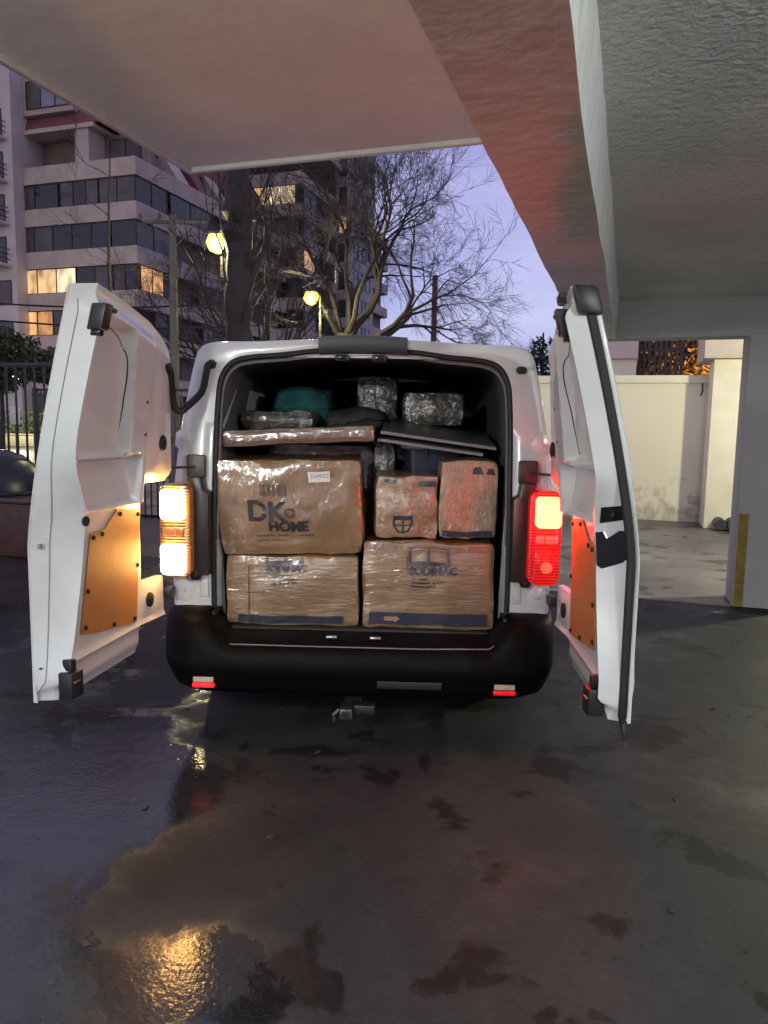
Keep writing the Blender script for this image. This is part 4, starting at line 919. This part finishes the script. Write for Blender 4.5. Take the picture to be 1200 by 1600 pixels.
def frontC(i):
    if i == 0: return [(.6, 5.0, 3, [LITW[3], LITW[3], LITW[1]]), (5.1, 9.8, 3, [B_, Mh, B_])]
    if i == 1: return [(4.6, 5.3, 1, [LITW[0]]), (6.5, 8, 1, [G])]
    if i == 5: return [(1.5, 3.8, 3, [G, LITW[0], Mh])]
    return [(1.0, 4.2, 2, [G, Mh]), (6.0, 9.5, 2, [Mh, G])]
def sideC(i):
    if i == 0: return [(1, 4, 2, [G]), (6, 15, 4, [G, Mh])]
    if i == 2: return [(1, 3.5, 1, [LITW[1]]), (7, 12, 3, [G, LITW[3], G])]
    return [(1, 4, 1, [G]), (6, 14, 3, [G, Mh, G])]
pm = cw(-8.1, 70.0)
apt2, F2, S2 = block('apartment_block', 'farther apartment block behind the bare tree, with brown recesses', pm.x, pm.y, 11.5, 26, [24.4 - 2.8 * k for k in range(9)], 1.1, frontC, sideC)
MB().box(-11.4, .5, -.7, 20, 27.15, 27.6).build('roof_slab', CONC, apt2, smooth=False)
MB().box(-.3, 1.3, 9, 16.8, 0, 31).build('stair_tower', mat('tower_render', (.34, .31, .30), .85, noise=(.3, .2)), apt2, smooth=False)
ST = lambda a, d, z: (1.3 + d, 9 + a, z)
for i in range(8): strip(apt2, ST, 1.5, 6.5, 27.3 - 2.8 * i, 28.9 - 2.8 * i, 4, [G, G, Mh], .05)
SF = lambda a, d, z: (a, 9 - d, z)
for i in range(8): strip(apt2, SF, .2, 1.0, 26.6 - 2.8 * i, 28.4 - 2.8 * i, 1, [LITW[1] if i == 2 else G], .05)
rd = MB(); rd.add([(-11.6, .3, 24.45), (-9.9, .3, 24.45), (-10.6, .3, 29), (-12.4, .3, 29), (-11.6, 6, 24.45), (-9.9, 6, 24.45), (-10.6, 6, 29), (-12.4, 6, 29)], [(0, 1, 2, 3), (1, 5, 6, 2), (4, 0, 3, 7), (5, 4, 7, 6), (3, 2, 6, 7), (0, 4, 5, 1)])
rd.build('red_cheek', REDR, apt2, smooth=False)

# narrow slice of a third block at the far left
PINK = mat('pinkish_render', (.50, .45, .42), .85, noise=(.4, .15))
p3 = Vector((-40.05, 41.2, 0))
ap3 = empty('apartment_block', (p3.x, p3.y, 0)); tag(ap3, 'pale apartment block cut off by the left edge, with railed balconies', 'building')
MB().box(-9, 0, 0, 12, 0, 26).build('wall', PINK, ap3, smooth=False)
F3 = lambda a, d, z: (-a, -d, z)
for i in range(7):
    z0 = 3.7 + 2.75 * i
    if i in (1, 2): strip(ap3, F3, .5, 3.2, z0 + .1, z0 + 1.75, 2, [Mh, B_], .05)
    elif i == 0: strip(ap3, F3, .6, 3.0, z0 - .2, z0 + 1.6, 2, [G, G], .05)
    else:
        fbox(ap3, F3, .45, 3.4, .0, 1.0, z0 - .15, z0 + .02, 'balcony_slab', PINK)
        strip(ap3, F3, .8, 3.0, z0 + .05, z0 + 1.9, 2, [Mh, B_], .05)
        rl = MB()
        for zz in (.35, .7, 1.0): rl.tube([F3(.5, .95, z0 + zz), F3(3.4, .95, z0 + zz)], .035, 5); rl.tube([F3(.5, .02, z0 + zz), F3(.5, .95, z0 + zz)], .035, 5)
        rl.build('railing', FRAMEB, ap3)

# ================================================================== TREES
BARK = mat('wet_bark', (.034, .027, .023), .75, noise=(3, .4), bump=(14, .7, .04))
TWIG = mat('twig_bark', (.028, .022, .021), .8)
def grow(tr, cr, p, d, length, r, depth, rnd, spread, up, thick):
    n = 5 if depth > 1 else 3; pts = [p.copy()]; rs = [r]; dd = d.copy()
    for i in range(n):
        dd = (dd + Vector((rnd.gauss(0, 1), rnd.gauss(0, 1), rnd.gauss(0, 1))) * .15 + Vector((0, 0, up))).normalized()
        pts.append(pts[-1] + dd * length / n); rs.append(r * (1 - .5 * (i + 1) / n))
    (tr if depth >= thick else cr).tube(pts, rs, 7 if r > .05 else (4 if r > .015 else 3), cap=False)
    if depth <= 0: return
    kids = rnd.randint(3, 5) if depth > 1 else rnd.randint(5, 7)
    for k in range(kids):
        t = .35 + .65 * (k + rnd.random()) / kids if k else 1.0
        i = min(n - 1, int(t * n)); q = pts[i].lerp(pts[i + 1], t * n - i) if t < 1 else pts[-1]
        ax = dd.orthogonal().normalized(); ax.rotate(Matrix.Rotation(rnd.uniform(0, 6.28), 3, dd))
        nd = (dd + ax * rnd.uniform(.45, 1.0) * spread).normalized()
        grow(tr, cr, q, nd, length * rnd.uniform(.52, .8), max(.004, r * (1 - .5 * t) * rnd.uniform(.62, .85)), depth - 1, rnd, spread, up, thick)
def tree(name, label, base, trunk_pts, trunk_r, limbs, seed, depth=4, spread=.9, up=.03, group='bare winter trees'):
    rnd = random.Random(seed); o = empty(name, base); tag(o, label, 'tree', group)
    tr, cr = MB(), MB()
    tp_ = dense(trunk_pts, 26); tq = [interp([(i / (len(trunk_r) - 1), r_) for i, r_ in enumerate(trunk_r)], k / 25) for k in range(26)]
    tr.tube([p + Vector((rnd.gauss(0, .03), rnd.gauss(0, .03), 0)) * q * 4 for p, q in zip(tp_, tq)], [q * rnd.uniform(.88, 1.14) for q in tq], 12)
    for (s, d, ln, r) in limbs: grow(tr, cr, Vector(s), Vector(d).normalized(), ln, r, depth, rnd, spread, up, depth - 0)
    tr.build('trunk', BARK, o); c = cr.build('crown', TWIG, o); c['kind'] = 'stuff'
    return o
# big spreading tree behind the van (x right, y away in view axes)
def vdir(x, y, z): v_ = cw(x, y); return (v_.x, v_.y, z)
def vpt(x, y, z): return vdir(x, y, z)
tree('bare_tree', 'large bare spreading tree in front of the violet sky, lit at its fork', cw(-1.15, 20.5),
     [vpt(0, 0, 0), vpt(.03, 0, 1.8), vpt(0, 0, 3.3), vpt(.02, 0, 3.95)], [.30, .26, .25, .22],
     [(vpt(.05, 0, 3.8), vdir(.8, .1, 1.0), 2.6, .13), (vpt(.02, .05, 3.9), vdir(.42, .3, 1), 2.9, .10), (vpt(0, 0, 3.8), vdir(.12, -.1, 1), 2.7, .085), (vpt(-.05, 0, 3.7), vdir(-.5, .1, .95), 2.2, .09), (vpt(.05, 0, 3.9), vdir(.7, -.3, 1), 2.8, .08), (vpt(.05, 0, 3.9), vdir(.25, .5, 1), 2.8, .08),
      (vpt(.1, .1, 3.4), vdir(.85, .2, .5), 2.3, .11), (vpt(-.1, 0, 3.8), vdir(-.12, .2, 1), 2.6, .085), (vpt(.1, 0, 3.6), vdir(.85, -.2, .8), 2.4, .105)], 21, 5, .75, .0)
tree('bare_tree', 'stout dark pollarded trunk with upright shoots beside the left street lamp', cw(-2.60, 13.2),
     [vpt(.05, 0, 0), vpt(0, 0, 1.5), vpt(.0, 0, 3.2), vpt(-.03, 0, 4.4), vpt(.0, 0, 5.3), vpt(0, 0, 6.2)], [.30, .24, .23, .24, .21, .17],
     [(vpt(.18, 0, 4.0), vdir(.35, 0, 1), 1.0, .09)] + [(vpt(math.cos(k * 1.7) * .25, math.sin(k * 1.7) * .25, 2.6 + .22 * k), vdir(math.cos(k * 1.7) * .5, math.sin(k * 1.7) * .5, 1.25), 1.3, .022) for k in range(13)], 5, 2, .7, .08)
tree('bare_tree', 'thin bare sapling in front of the nearest apartment block', cw(-5.1, 14.0),
     [vpt(.1, 0, 0), vpt(0, 0, 2.5), vpt(-.05, 0, 4.5), vpt(.02, 0, 6.3)], [.05, .04, .028, .012],
     [(vpt(-.05, 0, 4.2 + .35 * k), vdir((-1) ** k * .8, .2, .5), .7, .012) for k in range(6)], 31, 2, .8, .0)
for k, (x, y, h, sd_, lb) in enumerate(((-4.3, 31, 8.5, 41, 'hazy bare tree between the two street lamps'), (-6.4, 27, 6.5, 43, 'small bare tree left of the stout trunk'), (4.2, 33, 4.6, 45, 'low bare tree right of the utility pole, behind the van'), (-3.4, 17.5, 4.6, 47, 'slim bare tree just right of the stout trunk'))):
    tree('bare_tree', lb, cw(x, y), [vpt(0, 0, 0), vpt(.1, 0, h * .3), vpt(0, 0, h * .45)], [.16, .13, .1],
         [(vpt(0, 0, h * .42), vdir(math.cos(a) * .6, math.sin(a) * .6, 1), h * .36, .07) for a in (0, 1.3, 2.5, 3.8, 5.0)], sd_, 4, .8, .02)
# dark evergreen slip at the edge of the right door
ev = empty('conifer', cw(5.4, 26)); tag(ev, 'dark conifer tip showing between the van and its right door', 'tree')
MB().tube([(0, 0, 0), (0, 0, 4.8)], [.12, .03], 6).build('trunk', BARK, ev)
c = leaves(1500, ((-.75, .75), (-.75, .75), (.8, 5.0)), .11, 77, True).build('crown', mat('conifer_green', (.03, .04, .03), .7), ev, smooth=False); c['kind'] = 'stuff'
# dark shrubs behind the fence at far left
for k, (x, y, r, h, lb) in enumerate(((-8.6, 16.5, 1.2, 3.7, 'tall dark shrub behind the fence at far left'), (-6.3, 15.2, 1.1, 3.0, 'dark shrub behind the fence next to the left van door'))):
    s = empty('dark_shrub', cw(x, y)); tag(s, lb, 'shrub', 'shrubs behind the fence')
    MB().tube([(0, 0, 0), (.1, 0, 1.6), (.05, .05, 2.8)], [.08, .05, .03], 6).build('stem', BARK, s)
    c = leaves(5000, ((-r, r), (-r, r), (2.0, h)), .06, 80 + k, True).build('foliage', mat('shrub_green', (.035, .045, .02), .6), s, smooth=False); c['kind'] = 'stuff'

# ================================================================== STREET LAMPS, POLES, WIRES
POLE = mat('pole_grey', (.11, .105, .095), .6, noise=(2, .2))
WOOD = mat('pole_wood', (.13, .085, .06), .85, noise=(4, .3))
GLOW = mat('street_lamp_glow', (.12, .09, .02), .4, emit=((1, .78, .10), 2.4))
BULB = mat('street_lamp_bulb', (1, 1, .8), .3, emit=((1, .92, .6), 14))
def street_lamp(label, x, y, z, side, power, off):
    s = empty('street_lamp', cw(x + off, y)); s.rotation_euler = (0, 0, YAW); tag(s, label, 'street lamp', 'street lamps')
    MB().tube([(0, .0, 0), (0, 0, z - .05), (-off * .3, 0, z + .05), (-off * .75, 0, z + .07)], [.05, .035, .03, .025], 8).build('post', POLE, s)
    hd_ = MB().box(-off - .16, -off + .14, -.09, .09, z + .05, z + .11).build('lamp_head', POLE, s, bevel=.02)
    MB().lathe([(.04, z - .27), (.15, z - .22), (.21, z - .09), (.16, z + .045)], (-off, 0, 0), 16).build('lamp_bowl', GLOW, hd_)
    MB().lathe([(.02, -.05), (.065, -.03), (.065, .03), (.02, .05)], (-off, -.19, z - .10), 12, 'y').build('bulb_lens', BULB, hd_)
    lamp_light('lamp_light', (-off, -.24, z - .34), power, (1, .86, .42), .12, s)
street_lamp('lit street lamp left, against the stout dark trunk', -3.12, 13.9, 4.86, -1, 140, .40)
street_lamp('lit street lamp right, at the fork of the large bare tree', -2.02, 20.0, 4.93, -1, 230, .24)
def pole(label, x, y, h, r, m, arm=True):
    s = empty('utility_pole', cw(x, y), YAW); tag(s, label, 'utility pole', 'utility poles')
    MB().tube([(0, 0, 0), (0, 0, h)], [r * 1.25, r * .85], 10).build('shaft', m, s)
    if arm:
        MB().box(-.70, .85, -.04, .04, h - .20, h - .12).build('crossarm', m, s, bevel=.01)
        for x_ in (-.75, -.3, .35, .85): MB().lathe([(.03, h - .098), (.05, h - .05), (.03, h + .04)], (x_, 0, 0), 8).build('insulator', WOOD, s)
        MB().tube([(-.5, .06, h - .2), (0, .07, h - .75)], .02, 5).build('brace', m, s); MB().tube([(.5, .06, h - .2), (0, .07, h - .75)], .02, 5).build('brace', m, s)
pole('grey concrete utility pole with a crossarm in front of the nearest apartment block', -5.1, 18, 6.35, .10, POLE)
pole('dark wooden utility pole right of the large bare tree', 1.86, 30, 7.45, .12, WOOD, False)
for (a, b_, lb) in (((-16, 17.5, 5.1), (-4.0, 19.5, 4.6), 'upper of two overhead cables crossing the nearest apartment block'), ((-16, 17.3, 4.7), (-3.0, 20.5, 4.2), 'lower of two overhead cables crossing the nearest apartment block')):
    pa, pb = cw(*a), cw(*b_); pts = []
    for k in range(13):
        t = k / 12; q = pa.lerp(pb, t); q.z -= .5 * (1 - (2 * t - 1) ** 2); pts.append(q)
    tag(MB().tube(pts, .025, 5).build('overhead_cable', RUBBER), lb, 'cable', 'overhead cables')

scene.render.engine = 'CYCLES'
scene.cycles.use_denoising = True
scene.cycles.use_adaptive_sampling = True; scene.cycles.adaptive_threshold = .03
scene.cycles.max_bounces = 6; scene.cycles.diffuse_bounces = 3; scene.cycles.glossy_bounces = 3
scene.cycles.sample_clamp_indirect = 6
